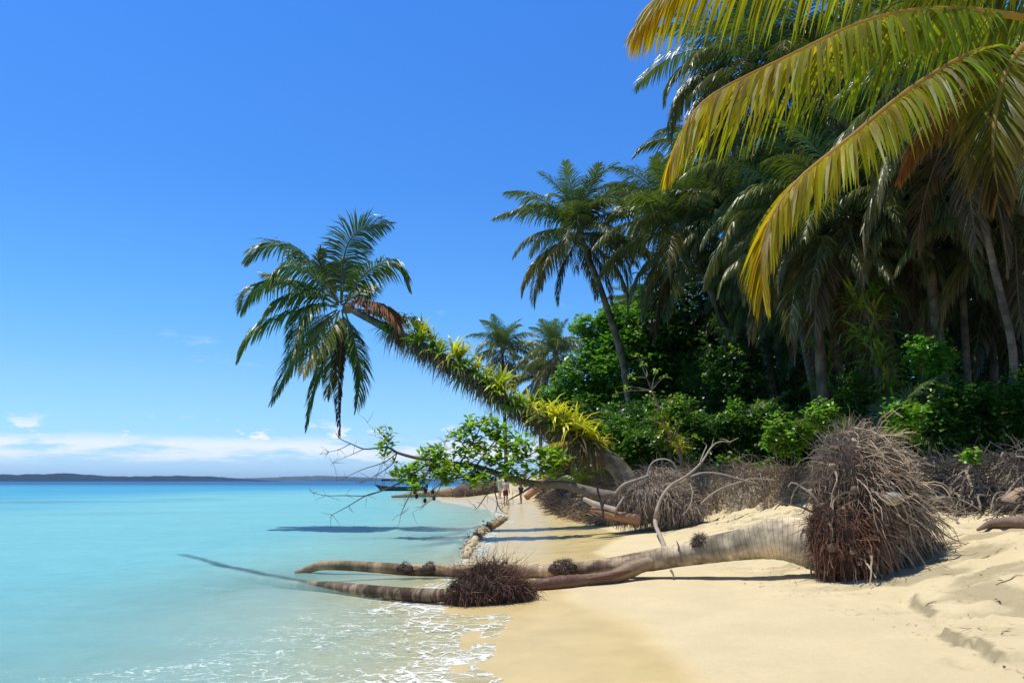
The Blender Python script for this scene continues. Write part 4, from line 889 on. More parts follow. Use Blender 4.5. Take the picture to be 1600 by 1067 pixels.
LS = [(757, 662, 23), (742, 672, 23.2), (770, 668, 22.8), (783, 675, 22.6), (760, 682, 23.), (735, 688, 23), (715, 684, 22.9), (775, 692, 22.6), (795, 690, 22.5), (812, 690, 22.5), (740, 700, 22.8), (755, 705, 22.6), (785, 705, 22.4), (803, 705, 22.3), (822, 702, 22.3), (720, 708, 22.9), (760, 722, 22.5), (780, 724, 22.3),
      (800, 722, 22.2), (820, 720, 22.2), (840, 712, 22.2), (855, 722, 22.1), (845, 735, 22.1), (825, 738, 22.1), (700, 728, 22.9), (712, 735, 22.6), (735, 722, 22.7), (745, 742, 22.4), (762, 748, 22.3), (690, 745, 22.5), (700, 752, 22.4), (680, 738, 22.7), (693, 718, 23.1), (671, 730, 22.9), (735, 745, 22.4), (750, 755, 22.2),
      (790, 740, 22.2), (660, 748, 22.7), (652, 760, 22.7), (640, 742, 23), (630, 738, 23), (645, 733, 23), (688, 712, 23.2), (677, 710, 23.3), (663, 715, 23.4), (604, 676, 23.3), (598, 695, 23.3), (606, 692, 23.3), (600, 711, 23.3), (625, 746, 22.9), (860, 705, 22.2), (868, 735, 22.1), (880, 725, 22.0), (805, 745, 22.2), (730, 664, 23.2), (700, 742, 22.4)]
C_ = []
for (x, y, D) in LS:
    big = 1 if x > 620 else .35
    for j in range(int(6.5 * big) + 1): C_.append(P(x + r.normal(0, 6.5 * big), y + r.normal(0, 5.5 * big), D + r.normal(0, .22)))
mb = MB(); rosettes(mb, C_, 7, .23, .12, seed=5, col=(.17, .29, .025), up=.9, droop=.5, young=.35)
o = mb.obj('foliage', M_LEAFB, ft); tag(o, kind='stuff')
for (x, y, D) in [(648, 768, 22.7), (665, 767, 22.5), (676, 768, 22.4), (678, 778, 22.4), (664, 782, 22.4), (651, 775, 22.7)]:   # dark dry fruit
    c_ = P(x, y, D); mb = MB(); mb.blob(c_, (.05, .05, .07), (.04, .03, .025), n=7, rough=.15, seed=x); mb.tube([c_ + Z3 * .05, c_ + Z3 * .16], .006, 4, (.1, .07, .05), K=3); mb.obj('dry_fruit', M_BARK, ft)

# ------------------------------------------------------------------ bare boughs and sticks
def stick(name, pts, rads, col, label, cat='stick', group=None, K=None, mat=None, rough=.12, twigs=0, seed=0):
    mb = MB(); mb.tube(pts, rads, 8, col, K=K or len(pts) * 8, rough=rough, seed=seed); r = np.random.default_rng(seed)
    for j in range(twigs):
        q = np.asarray(pts[r.integers(1, len(pts))]); dv = unit(r.normal(0, 1, 3) * [1, .4, 1]); L_ = r.uniform(.15, .5); mb.tube([q, q + dv * L_ * .5, q + dv * L_ + [0, 0, -.05]], [rads[-1] * 1.2, rads[-1], rads[-1] * .5], 5, col, K=6)
    o = mb.obj(name, mat or M_BARK, None, origin=np.asarray(pts[0])); tag(o, label, cat, group); return o
GY = (.36, .29, .22)
stick('dead_bough', [P(1041, 862, 14.), P(1033, 840, 17.0), P(1024, 818, 19.6), P(1026, 798, 19.8), P(1035, 775, 20.), P(1050, 757, 20.2), P(1075, 742, 20.6), P(1096, 722, 21.), P(1112, 698, 21.4), P(1125, 690, 21.5), P(1140, 690, 21.6), P(1154, 684, 21.7)], [.045, .045, .05, .045, .04, .038, .034, .028, .022, .018, .014, .008], GY, 'long bare bough curving up past the shaggy root mound and away to the right', 'bough', K=90, twigs=4)
stick('vine_arch', [P(1012, 752, 21), P(1013, 735, 21), P(1020, 722, 21), P(1034, 717, 21), P(1048, 720, 21), P(1056, 730, 21), P(1059, 740, 21)], [.018] * 7, (.40, .36, .30), 'thin dry vine bent into an arch above the root mound', 'vine')
stick('dead_bough', [P(1095, 787, 19.5), P(1112, 772, 19.8), P(1130, 762, 20.2), P(1160, 752, 20.5), P(1178, 748, 20.6), P(1235, 752, 20.8)], [.02, .022, .025, .025, .02, .01], GY, 'thin bough leaning from the sand right of the root mound onto the bank', 'bough')
stick('dead_bough', [P(1062, 755, 20.6), P(1085, 742, 20.6), P(1105, 738, 20.6), P(1130, 741, 20.6), P(1155, 748, 20.5), P(1185, 755, 20.4)], [.02, .024, .022, .02, .016, .01], GY, 'arched thin bough lying along the crest right of the root mound', 'bough')
stick('stick', [P(933, 760, 20.2), P(936, 775, 20.2), P(941, 793, 20.1), P(943, 808, 20.)], [.025, .028, .03, .025], (.05, .04, .035), 'black upright stick in the sand left of the root mound', twigs=2)
stick('stick', [P(920, 794, 20.3), P(945, 797, 20.2), P(965, 803, 20.1)], [.02, .025, .02], (.09, .06, .045), 'short dark stick lying against the left side of the root mound')
stick('dead_bough', [P(1067, 805, 19.6), P(1078, 790, 19.8), P(1082, 770, 20.), P(1078, 755, 20.2)], [.012, .014, .014, .01], GY, 'slim pale curved twig in front of the root mound', 'bough')
stick('dead_bough', [P(1094, 722, 20.8), P(1100, 706, 20.9), P(1104, 696, 21.), P(1098, 690, 21.)], [.022, .018, .012, .006], GY, 'short forked twig rising from the long bare bough', 'bough')
stick('dead_bough', [P(960, 772, 20.8), P(975, 757, 20.8), P(1000, 748, 20.9), P(1015, 742, 21.)], [.03, .04, .04, .03], (.34, .28, .21), 'grey bough propped against the left flank of the root mound', 'bough')
stick('dead_bough', [P(960, 803, 20.5), P(966, 790, 20.5), P(975, 776, 20.6)], [.025, .03, .025], GY, 'short leaning branch at the lower left of the root mound', 'bough')
for k, (px, py, L_, a, lab) in enumerate([(1545, 868, .5, .3, 'short dark stick on the pale sand near the right edge, above the small pit'), (1578, 905, .35, .1, 'thin dark twig on the sand at the right edge, middle height'), (1455, 942, .2, .5, 'little twig beside the sand step')]):
    c_ = G(px, py); pts = []
    for j in range(5):
        x_ = c_[0] + (j / 4 - .5) * L_ * math.cos(a); y_ = c_[1] + (j / 4 - .5) * L_ * math.sin(a) + .012 * math.sin(j * 2 + k); pts.append([x_, y_, float(H(x_, y_)) + .008])
    stick('stick', pts, [.003, .005, .0045, .0035, .002], (.22, .16, .11), lab, group='small sticks on the pale sand', seed=k)
# weathered log on the right and the sawn end above it
c_ = G(1570, 832)
pts = [G(1528, 832) + [0, 0, .04], G(1548, 826) + [0, 0, .07], G(1575, 824) + [0, 0, .08], G(1612, 826) + [0, 0, .09], G(1660, 830) + [0, 0, .08]]
stick('driftwood_log', pts, [.02, .06, .08, .10, .11], (.22, .15, .11), 'low dark driftwood log on the sand at the right edge', 'log', rough=.2)
pts = [G(1577, 800) + [0, 0, .12], G(1600, 792) + [0, 0, .16], G(1660, 790) + [0, 0, .2]]
stick('driftwood_log', pts, [.13, .16, .17], (.36, .25, .16), 'thick tan log end poking in from the right edge under the root bank', 'log', rough=.15)
# crusted log half buried where the water laps
pts = [G(727, 872), G(735, 855), G(744, 843), G(752, 834), G(765, 826), G(780, 818), G(790, 812)]
for q, dz_ in zip(pts, (-.02, .0, .03, .07, .09, .09, .05)): q[2] = max(q[2], 0) + dz_ * .8
lg = empty('crusted_log', pts[3], 'barnacle-crusted log half buried where the waves reach the sand', 'log')
mb = MB(); mb.tube(pts[:4], [.11, .12, .11, .10], 14, (.52, .41, .25), K=70, rough=.6, seed=9); mb.tube(pts[2:], [.11, .14, .13, .12, .08], 14, (.30, .22, .14), K=70, rough=.6, seed=12); mb.obj('trunk', M_EARTH, lg)
mb = MB(); r = np.random.default_rng(6)
for k in range(150):
    q = spline(pts, 60)[r.integers(0, 60)] + r.normal(0, .13, 3) * [1, 1, .6] + [0, 0, .08]; s_ = r.uniform(.02, .05); mb.blob(q, (s_, s_, s_ * .7), (.50, .42, .30), n=5, rough=.3, seed=k)
o = mb.obj('barnacle_crust', M_ROCK, lg); tag(o, kind='stuff')

# ------------------------------------------------------------------ far beach: logs, roots
def farlog(px0, py0, px1, py1, D0, D1, r0, r1, lab, balls, col=(.40, .28, .16), lift=.15):
    a = P(px0, py0, D0); b = P(px1, py1, D1); a[2] = max(float(H(a[0], a[1])), 0) + lift * .3; b[2] = max(float(H(b[0], b[1])), 0) + lift
    root = empty('fallen_palm', b, lab, 'fallen tree', 'fallen palms on the far beach')
    mb = MB(); mb.tube([a, a * .66 + b * .34, a * .33 + b * .67, b], [r0, r0 * .6 + r1 * .4, r1 * .9, r1], 12, np.array([col, col, (.30, .17, .10)]), K=60, rough=.12, seed=int(px0) % 7); mb.obj('trunk', M_BARK, root)
    bl = [(P(x, y, D), np.array(R_)) for x, y, D, R_ in balls]; mb = MB()
    for k, (c__, R__) in enumerate(bl): mb.blob(c__, R__, (.12, .085, .06), n=12, rough=.3, freq=3, seed=k + int(px0))
    rb = mb.obj('root_ball', M_EARTH, root); mb = MB()
    ball_roots(mb, bl, 700, 1.3 * bl[0][1][2], .02, 1.6, .2, int(px0), (.1, -.3, .2), K=5, colf=lambda p, r: LGRY * r.uniform(.25, 1.0, (len(p), 1)))
    o = mb.obj('root_strands', M_ROOT, rb); tag(o, kind='stuff')
farlog(612, 777, 752, 771, 78, 76, .12, .5, 'long tan fallen palm jutting into the sea beyond the people', [(745, 770, 76, (2.2, 1.4, .9)), (765, 766, 76, (1.2, 1.2, .8)), (772, 762, 77, (1.3, 1, .8))], lift=.45)
farlog(822, 784, 872, 770, 55, 57, .2, .5, 'reddish fallen palm with a dark root ball right of the people', [(893, 768, 56, (1.7, 1.3, .9)), (872, 768, 56.5, (.9, .9, .7))], col=(.36, .2, .13), lift=.5)
farlog(905, 786, 925, 768, 42, 44, .12, .28, 'short fallen trunk at the bank behind the leaning palm foot', [(930, 762, 43, (1.1, .9, .6)), (905, 752, 45, (1.4, 1, .5))], col=(.36, .22, .14), lift=.4)

# ------------------------------------------------------------------ exposed roots along the cut bank
def bankmat(name, y0, y1, n, seed, label, cols, L=.8, R=.008, x0=-.25, x1=1.0, wob=.2, K=8, lift=.01, grav=.5, thick=0):
    r = np.random.default_rng(seed); y = r.uniform(y0, y1, n); x = xt(y) + x0 + (x1 - x0) * r.random(n) ** .8
    # feather the patch ends
    k = r.random(n) < sst(y, y0, y0 + .15 * (y1 - y0)) * (1 - sst(y, y1 - .15 * (y1 - y0), y1)) + .25; x = x[k]; y = y[k]; n = len(x)
    p = np.stack([x, y, H(x, y) + lift + r.uniform(0, .12, n)], 1)
    D = np.stack([r.normal(-.6, .5, n), r.normal(-.1, .8, n), r.normal(.1, .35, n)], 1); t = r.random((n, 1)); cc = cols[0] * (1 - t) + cols[1] * t
    mb = MB(); strands(mb, p, D, L * r.uniform(.4, 1.3, n), R * r.uniform(.5, 1.6, n), K, grav, wob, cc, cc, seed=seed, follow=.006)
    for j in range(thick):
        yy = r.uniform(y0, y1); q = np.array([xt(yy) + r.uniform(.3, 1.), yy, 0]); pts = []
        for m in range(6):
            q = q + np.array([-.28 * r.uniform(.3, 1), r.normal(0, .25), 0]); pts.append([q[0], q[1], float(H(q[0], q[1])) + .05 + .22 * math.sin(m * .9 + j) * (m < 5)])
        rr_2 = r.uniform(.012, .035); mb.tube(pts, np.linspace(rr_2, rr_2 * .5, 6), 6, cols[1] * r.uniform(.5, 1.1), K=24, rough=.15, seed=j)
    o = mb.obj(name, M_ROOT, None); tag(o, label, 'roots'); return o
bankmat('exposed_roots', 10.5, 17.5, 3000, 1, 'tangle of dark exposed roots hanging from the cut bank at the right edge', (LDRK * .7, LGRY * .75), L=.6, R=.008, x0=-.3, x1=1.2, thick=130)
bankmat('exposed_roots', 17.3, 21.3, 3300, 2, 'reddish brown mat of fine roots on the bank left of the big root ball', (np.array([.30, .17, .10]), np.array([.46, .34, .20])), L=.42, R=.006, x0=.0, x1=1.1, wob=.4, K=6)
bankmat('exposed_roots', 21.0, 24.4, 1900, 3, 'dry grey root mat on the bank behind the shaggy root mound', (LGRY * .8, LTAN), L=.6, R=.008, x0=.0, x1=1.3, wob=.25)
bankmat('exposed_roots', 24.6, 33, 3000, 4, 'brown roots spilling over the bank below the foot of the leaning palm', (LDRK * 1.5, LTAN * .8), L=.6, R=.010, x0=-.3, x1=1.3, thick=20)
bankmat('exposed_roots', 33, 54, 2200, 5, 'dark roots along the bank above the reddish fallen palm', (LDRK, LGRY * .7), L=.9, R=.018, x0=-.3, x1=1.4, thick=14)
# ------------------------------------------------------------------ broadleaf trees, shrubs, undergrowth
def leafy(name, label, cat, base, blobs, nper, L, W, col, seed, group=None, trunk_r=.12, n=6, up=.8, droop=.6, young=.1, twigcol=(.16, .13, .10), shell=.6, stems=1):
    """trunk, limbs to each leaf mass, leaf whorls spread through the masses"""
    root = empty(name, base, label, cat, group); r = np.random.default_rng(seed); mb = MB(); base = np.asarray(base, float)
    tops = [np.asarray(b[0]) for b in blobs]; mid = base * .55 + np.mean(tops, 0) * .45
    if trunk_r > .03: mb.tube([base - Z3 * .2, base * .5 + mid * .5 + r.normal(0, .08, 3), mid], [trunk_r * 1.2, trunk_r, trunk_r * .75], 9, twigcol, K=24, rough=.12, seed=seed)
    for c_ in tops:
        s0 = mid if trunk_r > .03 else base + r.normal(0, .08, 3) * [1, 1, 0]
        mb.tube([s0, (s0 + c_) / 2 + r.normal(0, .12, 3) + Z3 * .1, c_], [trunk_r * .6 + .006, trunk_r * .4 + .006, .008], 6, twigcol, K=14, rough=.1, seed=seed)
        for j in range(4):
            dv = unit(r.normal(0, 1, 3)); mb.tube([c_ - dv * .1, c_ + dv * .35 * np.linalg.norm(tops[0] - mid) * .3], [.012, .004], 4, twigcol, K=4)
    mb.obj('trunk' if trunk_r > .03 else 'stems', M_BARK, root)
    C = []
    for (c_, R_) in blobs:
        k = int(nper * (np.prod(R_) ** (2 / 3))) + 8; th = unit(r.normal(0, 1, (k, 3))); rad = r.uniform(shell, 1.05, (k, 1)) * (.35 + 1.3 * fbm(th[:, 0] * 2.4 + c_[0] * 3, th[:, 1] * 2.4 + th[:, 2] * 2.4, 3, seed))[:, None]
        C.append(np.asarray(c_) + th * rad * np.asarray(R_))
    C = np.concatenate(C); mb = MB(); rosettes(mb, C, n, L, W, seed=seed, col=col, up=up, droop=droop, young=young)
    o = mb.obj('crown' if trunk_r > .03 else 'foliage', M_LEAF, root); tag(o, kind='stuff'); return root
def bl(px, py, D, r0, r1=None, r2=None): return (P(px, py, D), (r0, r1 or r0, r2 or r0 * .75))
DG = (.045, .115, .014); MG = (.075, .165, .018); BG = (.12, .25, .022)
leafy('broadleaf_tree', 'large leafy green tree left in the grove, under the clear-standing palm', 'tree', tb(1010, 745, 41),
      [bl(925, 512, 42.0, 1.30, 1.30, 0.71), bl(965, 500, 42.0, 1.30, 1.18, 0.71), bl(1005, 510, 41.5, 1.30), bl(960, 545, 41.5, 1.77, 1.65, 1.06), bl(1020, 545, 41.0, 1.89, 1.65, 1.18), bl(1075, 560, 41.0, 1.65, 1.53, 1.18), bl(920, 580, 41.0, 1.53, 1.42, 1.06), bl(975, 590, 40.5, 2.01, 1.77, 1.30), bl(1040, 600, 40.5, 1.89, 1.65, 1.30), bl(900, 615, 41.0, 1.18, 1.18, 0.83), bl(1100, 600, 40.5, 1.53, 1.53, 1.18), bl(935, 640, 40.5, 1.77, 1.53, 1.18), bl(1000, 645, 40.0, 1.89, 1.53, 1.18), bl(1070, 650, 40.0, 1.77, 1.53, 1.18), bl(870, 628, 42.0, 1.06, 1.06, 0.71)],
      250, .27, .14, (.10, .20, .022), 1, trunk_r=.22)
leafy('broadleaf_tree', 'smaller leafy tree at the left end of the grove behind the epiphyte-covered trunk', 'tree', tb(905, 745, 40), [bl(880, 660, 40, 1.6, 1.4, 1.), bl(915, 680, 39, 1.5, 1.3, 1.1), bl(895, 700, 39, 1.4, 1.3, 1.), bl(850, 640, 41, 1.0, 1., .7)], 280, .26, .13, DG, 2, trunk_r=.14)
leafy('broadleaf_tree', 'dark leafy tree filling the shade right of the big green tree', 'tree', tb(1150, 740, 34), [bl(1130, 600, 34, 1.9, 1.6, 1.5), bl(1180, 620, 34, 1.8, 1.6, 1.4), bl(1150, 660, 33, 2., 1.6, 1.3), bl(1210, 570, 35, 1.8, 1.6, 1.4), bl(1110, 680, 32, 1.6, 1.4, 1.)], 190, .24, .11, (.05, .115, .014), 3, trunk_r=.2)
S_ = [
 ('bushy shrub with pale drooping leaf tips beside the reddish sapling', 1050, 24.5, [(1035, 655, .6), (1060, 640, .55), (1075, 665, .6), (1045, 685, .6), (1020, 640, .4)], MG, .25),
 ('leafy shrub at the bank crest directly behind the foot of the leaning palm', 955, 28, [(930, 690, .9), (965, 680, .9), (990, 700, .9), (945, 715, .8)], MG, .12),
 ('dense low shrub left of centre of the grove edge, behind the root mound', 1010, 27, [(1000, 690, .8), (1030, 705, .8), (1060, 710, .7), (985, 715, .7)], MG, .1),
 ('low shrub at the bank crest between the root mound and the dark trunks', 1105, 25, [(1090, 690, .7), (1115, 680, .7), (1130, 705, .7), (1100, 712, .6)], DG, .12),
 ('spindly bright-leaved shrub in the dark gap, centre right', 1150, 24, [(1140, 660, .45), (1165, 690, .5), (1150, 640, .35), (1175, 712, .4)], MG, .2),
 ('sunny light green shrub just left of the upright root ball', 1240, 20.5, [(1215, 672, .42), (1240, 690, .42), (1225, 700, .42), (1252, 672, .36), (1205, 690, .3)], BG, .35),
 ('yellow-green leafy shrub standing behind the root ball on its left side', 1285, 20, [(1275, 655, .35), (1290, 640, .32), (1300, 665, .35)], BG, .3),
 ('bright green bush high in the shade, right of the dead leaf skirts', 1455, 20, [(1445, 545, .5), (1465, 555, .5), (1440, 565, .4), (1475, 572, .4), (1455, 590, .45)], (.10, .24, .03), .15),
 ('bright glossy plant peeping over the root ball on its right', 1418, 15.5, [(1412, 655, .3), (1424, 672, .3), (1432, 648, .26), (1405, 640, .24)], BG, .25),
 ('dark speckled shrub below the slim S-curved trunk', 1540, 19.5, [(1520, 625, .7), (1545, 650, .7), (1500, 640, .7), (1525, 680, .6)], DG, .15),
 ('dark shrub at the right frame edge under the deep shade', 1600, 18, [(1590, 620, .6), (1610, 650, .6), (1590, 680, .6)], DG, .12),
 ('dim shrub right of the upright root ball on top of the root bank', 1475, 18.5, [(1465, 650, .6), (1485, 670, .6), (1460, 690, .5), (1490, 620, .5)], DG, .1),
 ('shrub at the trunk foot between the two rosette trunks', 1345, 21, [(1330, 600, .5), (1350, 625, .5), (1335, 650, .5)], DG, .15),
 ('leafy shrub left of the sunny light green one, in half shade', 1185, 24, [(1180, 668, .5), (1195, 645, .5), (1200, 700, .5)], DG, .15),
 ('tiny fresh green plant on the crest of the root bank', 1517, 14.2, [(1517, 712, .14), (1522, 718, .12)], BG, .4),
 ('small pale bush at the crest halfway to the upright root ball', 1140, 22.6, [(1130, 722, .22), (1148, 725, .2), (1200, 722, .2)], MG, .3)]
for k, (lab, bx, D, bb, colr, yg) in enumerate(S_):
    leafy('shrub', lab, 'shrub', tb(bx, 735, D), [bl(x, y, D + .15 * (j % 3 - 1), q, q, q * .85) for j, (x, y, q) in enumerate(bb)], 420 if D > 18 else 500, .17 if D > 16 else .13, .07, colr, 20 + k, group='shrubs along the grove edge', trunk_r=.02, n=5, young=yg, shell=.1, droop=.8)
# reddish sapling with epiphytes in front
sb = onground(P(1075, 738, 23)[0], 23)
sap = empty('sapling', sb, 'thin leaning reddish sapling with yellow rosettes, rising from the crest by the root mound', 'sapling')
sapp = [sb - Z3 * .1, P(1064, 715, 23), P(1052, 690, 23), P(1040, 665, 23), P(1030, 640, 23), P(1018, 610, 23.1), P(1010, 590, 23.1)]
mb = MB(); mb.tube(sapp, [.07, .06, .055, .045, .035, .02, .01], 8, (.22, .13, .09), K=50, rough=.15)
r = np.random.default_rng(3); tips = []
for k in range(16):
    q = np.asarray(sapp[r.integers(2, 7)]); dv = unit(r.normal(0, 1, 3) + [0, 0, .8]) * r.uniform(.4, 1.1); mb.tube([q, q + dv * .5 + r.normal(0, .06, 3), q + dv], [.016, .01, .005], 5, (.25, .2, .15), K=8); tips.append(q + dv)
mb.obj('trunk', M_BARK, sap)
for k, (x, y, v) in enumerate(((1040, 672, 3), (1052, 692, 2), (1062, 700, 3), (1035, 655, 1))):
    o = link('bromeliad', BRO[v], sap, P(x, y, 22.9)); o.scale = (.6, .6, .6); o.rotation_euler = (.3, .2 * k, k)
mb = MB(); rosettes(mb, tips, 7, .2, .08, seed=2, col=(.16, .22, .04), up=.2, droop=1.3, young=.5); tag(mb.obj('foliage', M_LEAF, sap), kind='stuff')
# small round epiphyte ball high on the slanting palm
c_ = P(1126, 505, 35.5); eb = empty('epiphyte_ball', c_, 'yellow-green epiphyte ball stuck high on a slanting palm trunk', 'plant')
for k in range(5):
    o = link('bromeliad', BRO[(3, 2, 1, 4, 3)[k]], eb, c_ + r.normal(0, .12, 3)); o.scale = (1.1,) * 3; o.rotation_euler = (r.normal(0, .4), r.normal(0, .4), k)
skirt(eb, [c_], 90, .9, seed=5, spread=.4)
# young trunkless palms in the thicket
for k, (px, D, sc_, lab) in enumerate([(1300, 22.5, .5, 'young trunkless palm behind the top of the upright root ball'), (1385, 20, .5, 'young palm fountain right behind the root ball'), (1180, 26, .55, 'young palm low in the dark left of the rosette trunks'), (1480, 24, .6, 'young palm deep in the shade right of the bright bush'), (1560, 21, .55, 'young palm by the right edge beneath the S-curved trunk'), (1090, 33, .6, 'young palm behind the leafy shrubs, left half of the grove'), (918, 34, .5, 'bright young palm behind the epiphyte clump of the leaning palm'), (1240, 28, .6, 'young palm in the dark behind the sunny shrub')]):
    b_ = tb(px, 740, D); root = empty('young_palm', b_, lab, 'young palm', 'young palms in the undergrowth'); rr = np.random.default_rng(k + 50)
    mb = MB(); mb.blob(b_ + Z3 * .15, (.12, .12, .35), (.2, .15, .08), n=8, rough=.2); mb.obj('crown_heart', M_ROOT, root)
    for j in range(11): place_frond(root, b_ + Z3 * .4, ('up', 'mid', 'mid', 'up', 'mid')[j % 5], j * 2.4, sc_ * rr.uniform(.8, 1.15), rr)
# deep thicket that reads as one mass
def thicket(name, label, boxes, n, L, W, seed, colr):
    r = np.random.default_rng(seed); C = []
    tot = sum(b[-1] for b in boxes)
    for (pxa, pxb, Da, Db, za, zb, wgt) in boxes:
        k = int(n * wgt / tot); D = r.uniform(Da, Db, k); px = r.uniform(pxa, pxb, k); x = (px - 800) / FPX * D
        z = za + (zb - za) * r.random(k) ** 1.1; z = z * (.75 + .45 * fbm(x * .5, D * .5, 3, seed)); z = np.maximum(z, H(x, D) + .05)
        clump = fbm(x * .9, z * .9 + D * .7, 3, seed + 2) > .43
        C.append(np.stack([x, D, z], 1)[clump])
    C = np.concatenate(C); mb = MB(); rosettes(mb, C, 5, L, W, seed=seed, col=colr, up=.8, droop=.9, young=.04); o = mb.obj(name, M_LEAF, None); tag(o, label, 'undergrowth', kind='stuff'); return o
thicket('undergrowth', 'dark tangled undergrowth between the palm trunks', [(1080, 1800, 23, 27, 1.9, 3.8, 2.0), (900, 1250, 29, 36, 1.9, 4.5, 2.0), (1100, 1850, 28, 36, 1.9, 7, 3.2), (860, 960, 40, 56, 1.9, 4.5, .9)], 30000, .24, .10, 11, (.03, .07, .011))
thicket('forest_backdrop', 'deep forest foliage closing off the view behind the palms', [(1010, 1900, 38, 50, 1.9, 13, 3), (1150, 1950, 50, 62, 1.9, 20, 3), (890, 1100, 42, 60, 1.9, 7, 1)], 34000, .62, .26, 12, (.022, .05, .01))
# grass and seedlings on the crest
r = np.random.default_rng(21); n = 9000
y = r.uniform(12.5, 34, n); x = xt(y) + np.interp(y, _BW[:, 0], _BW[:, 1]) + np.abs(r.normal(0, .8, n)) + .1
k = fbm(x * 1.3, y * 1.3, 3, 5) > .45; x = x[k]; y = y[k]; n = len(x); a = r.uniform(0, 6.28, n); el = r.uniform(.6, 1.4, n)
mb = MB(); mb.strips(np.stack([x, y, H(x, y)], 1), np.stack([np.cos(a) * np.cos(el), np.sin(a) * np.cos(el), np.sin(el)], 1), r.uniform(.1, .32, n), .018, [1, .8, .5, .08], .9, np.stack([-np.sin(a), np.cos(a), 0 * a], 1), (.09, .17, .025), (.16, .24, .04))
tag(mb.obj('grass', M_GRASS, None), 'short green grass tufts along the crest of the bank', 'grass', kind='stuff')
r = np.random.default_rng(23); n = 5200; p_ = np.stack([r.uniform(3.2, 8.5, n), r.uniform(4.8, 20, n)], 1); k = (fbm(p_[:, 0] * 1.2 + p_[:, 1] * .5, p_[:, 1] * 3.2, 4, 71) > .46) & (p_[:, 0] - xs(p_[:, 1]) > 4.2); p_ = p_[k]; n = len(p_); a = r.normal(.3, .8, n)
mb = MB(); t = r.random((n, 1)); mb.strips(np.stack([p_[:, 0], p_[:, 1], H(p_[:, 0], p_[:, 1]) + .006], 1), np.stack([np.cos(a), np.sin(a), r.normal(.05, .1, n)], 1), r.uniform(.01, .08, n) * (1 + (r.random(n) < .06) * 2), r.uniform(.002, .010, n) * (1 + (r.random(n) < .06) * 2.5), [.6, 1, .4], .05, np.stack([-np.sin(a), np.cos(a), 0 * a], 1), TAN * t + BROWN * (1 - t), TAN * t + BROWN * (1 - t))
tag(mb.obj('beach_debris', M_DEAD, None), 'tiny twigs and husk fragments scattered over the dry sand', 'debris', kind='stuff')
# fallen leaves and fibres strewn on the sandy crest and upper beach
r = np.random.default_rng(22); n = 2600; y = r.uniform(12, 30, n); x = xt(y) + r.uniform(-.4, 2.6, n); a = r.uniform(0, 6.28, n)
mb = MB(); t = r.random((n, 1)); mb.strips(np.stack([x, y, H(x, y) + .012], 1), np.stack([np.cos(a), np.sin(a), r.normal(.05, .15, n)], 1), r.uniform(.05, .3, n), r.uniform(.008, .05, n), [.3, 1, .7, .1], .1, np.stack([-np.sin(a), np.cos(a), 0 * a], 1), TAN * t + BROWN * (1 - t), TAN * t + BROWN * (1 - t))
tag(mb.obj('leaf_litter', M_DEAD, None), 'dry leaf litter and fibre strewn along the bank crest', 'leaf litter', kind='stuff')
# ------------------------------------------------------------------ boat
bx0 = px2x(590, 132); bD = 132
boat = empty('motor_boat', (bx0 + 4.2, bD, 0), 'long dark open boat with a flat roof moored off the beach', 'boat')
def hull(mb, c, inner=0.0, z0=0.0):
    st = np.linspace(0, 1, 17); rings = []
    for s in st:
        w_ = .85 * (1 - (1 - min(s / .35, 1)) ** 2.2) * (1 - .12 * s) - inner; w_ = max(w_, .02); h = .62 + .42 * (1 - min(s / .4, 1)) ** 2; kx = s * 8.2 + (.55 * (1 - s / .12) if s < .12 else 0)
        rings.append([(s * 8.2 - .2 * (s < .01), -w_, h), (kx + .1, -w_ * .85, .25), (kx + .25, -w_ * .35, -.18 + inner), (kx + .25, w_ * .35, -.18 + inner), (kx + .1, w_ * .85, .25), (s * 8.2 - .2 * (s < .01), w_, h)])
    R_ = np.array(rings); idx = np.arange(17 * 6).reshape(17, 6)
    f = np.stack([idx[:-1, :-1], idx[1:, :-1], idx[1:, 1:], idx[:-1, 1:]], -1).reshape(-1, 4).tolist(); f += [[16 * 6, 16 * 6 + 1, 16 * 6 + 4, 16 * 6 + 5], [16 * 6 + 1, 16 * 6 + 2, 16 * 6 + 3, 16 * 6 + 4], [0, 5, 4, 1], [1, 4, 3, 2]]
    mb.raw(R_.reshape(-1, 3) + c, f, c_h, False); return R_ + c
c_h = (.035, .045, .05); bc = np.array([bx0, bD, .0])
mb = MB(); Rr = hull(mb, bc); hl = mb.obj('hull', M_PLAIN, boat)
mb = MB(); c_h = (.10, .09, .08); hull(mb, bc + [0, 0, .04], .07); mb.obj('hull_lining', M_PLAIN, boat)
mb = MB()
for s_ in (0, 5): mb.tube(Rr[:, s_] + [0, 0, .02], .05, 6, (.16, .10, .07), K=34)
mb.obj('gunwale', M_PLAIN, boat)
mb = MB(); mb.tube(Rr[1:12, 1] + [0, -.07, .08], .035, 4, (.35, .25, .06), K=30); mb.obj('painted_stripe', M_PLAIN, boat)
for k in range(4): mb = MB(); mb.box(bc + [2.2 + k * 1.35, 0, .42], (.3, 1.45, .05), (.18, .12, .07)); mb.obj('bench', M_PLAIN, boat)
mb = MB()
for j in range(9): mb.tube([bc + [1.2 + 5.2 * j / 8, -.85, 1.78], bc + [1.2 + 5.2 * j / 8, 0, 1.93], bc + [1.2 + 5.2 * j / 8, .85, 1.78]], .03, 4, (.05, .05, .06), K=7)
X_ = np.linspace(1.1, 6.5, 12); Y_ = np.linspace(-.95, .95, 9); XX, YY = np.meshgrid(X_, Y_); ZZ_ = 1.97 - .16 * (YY / .95) ** 2
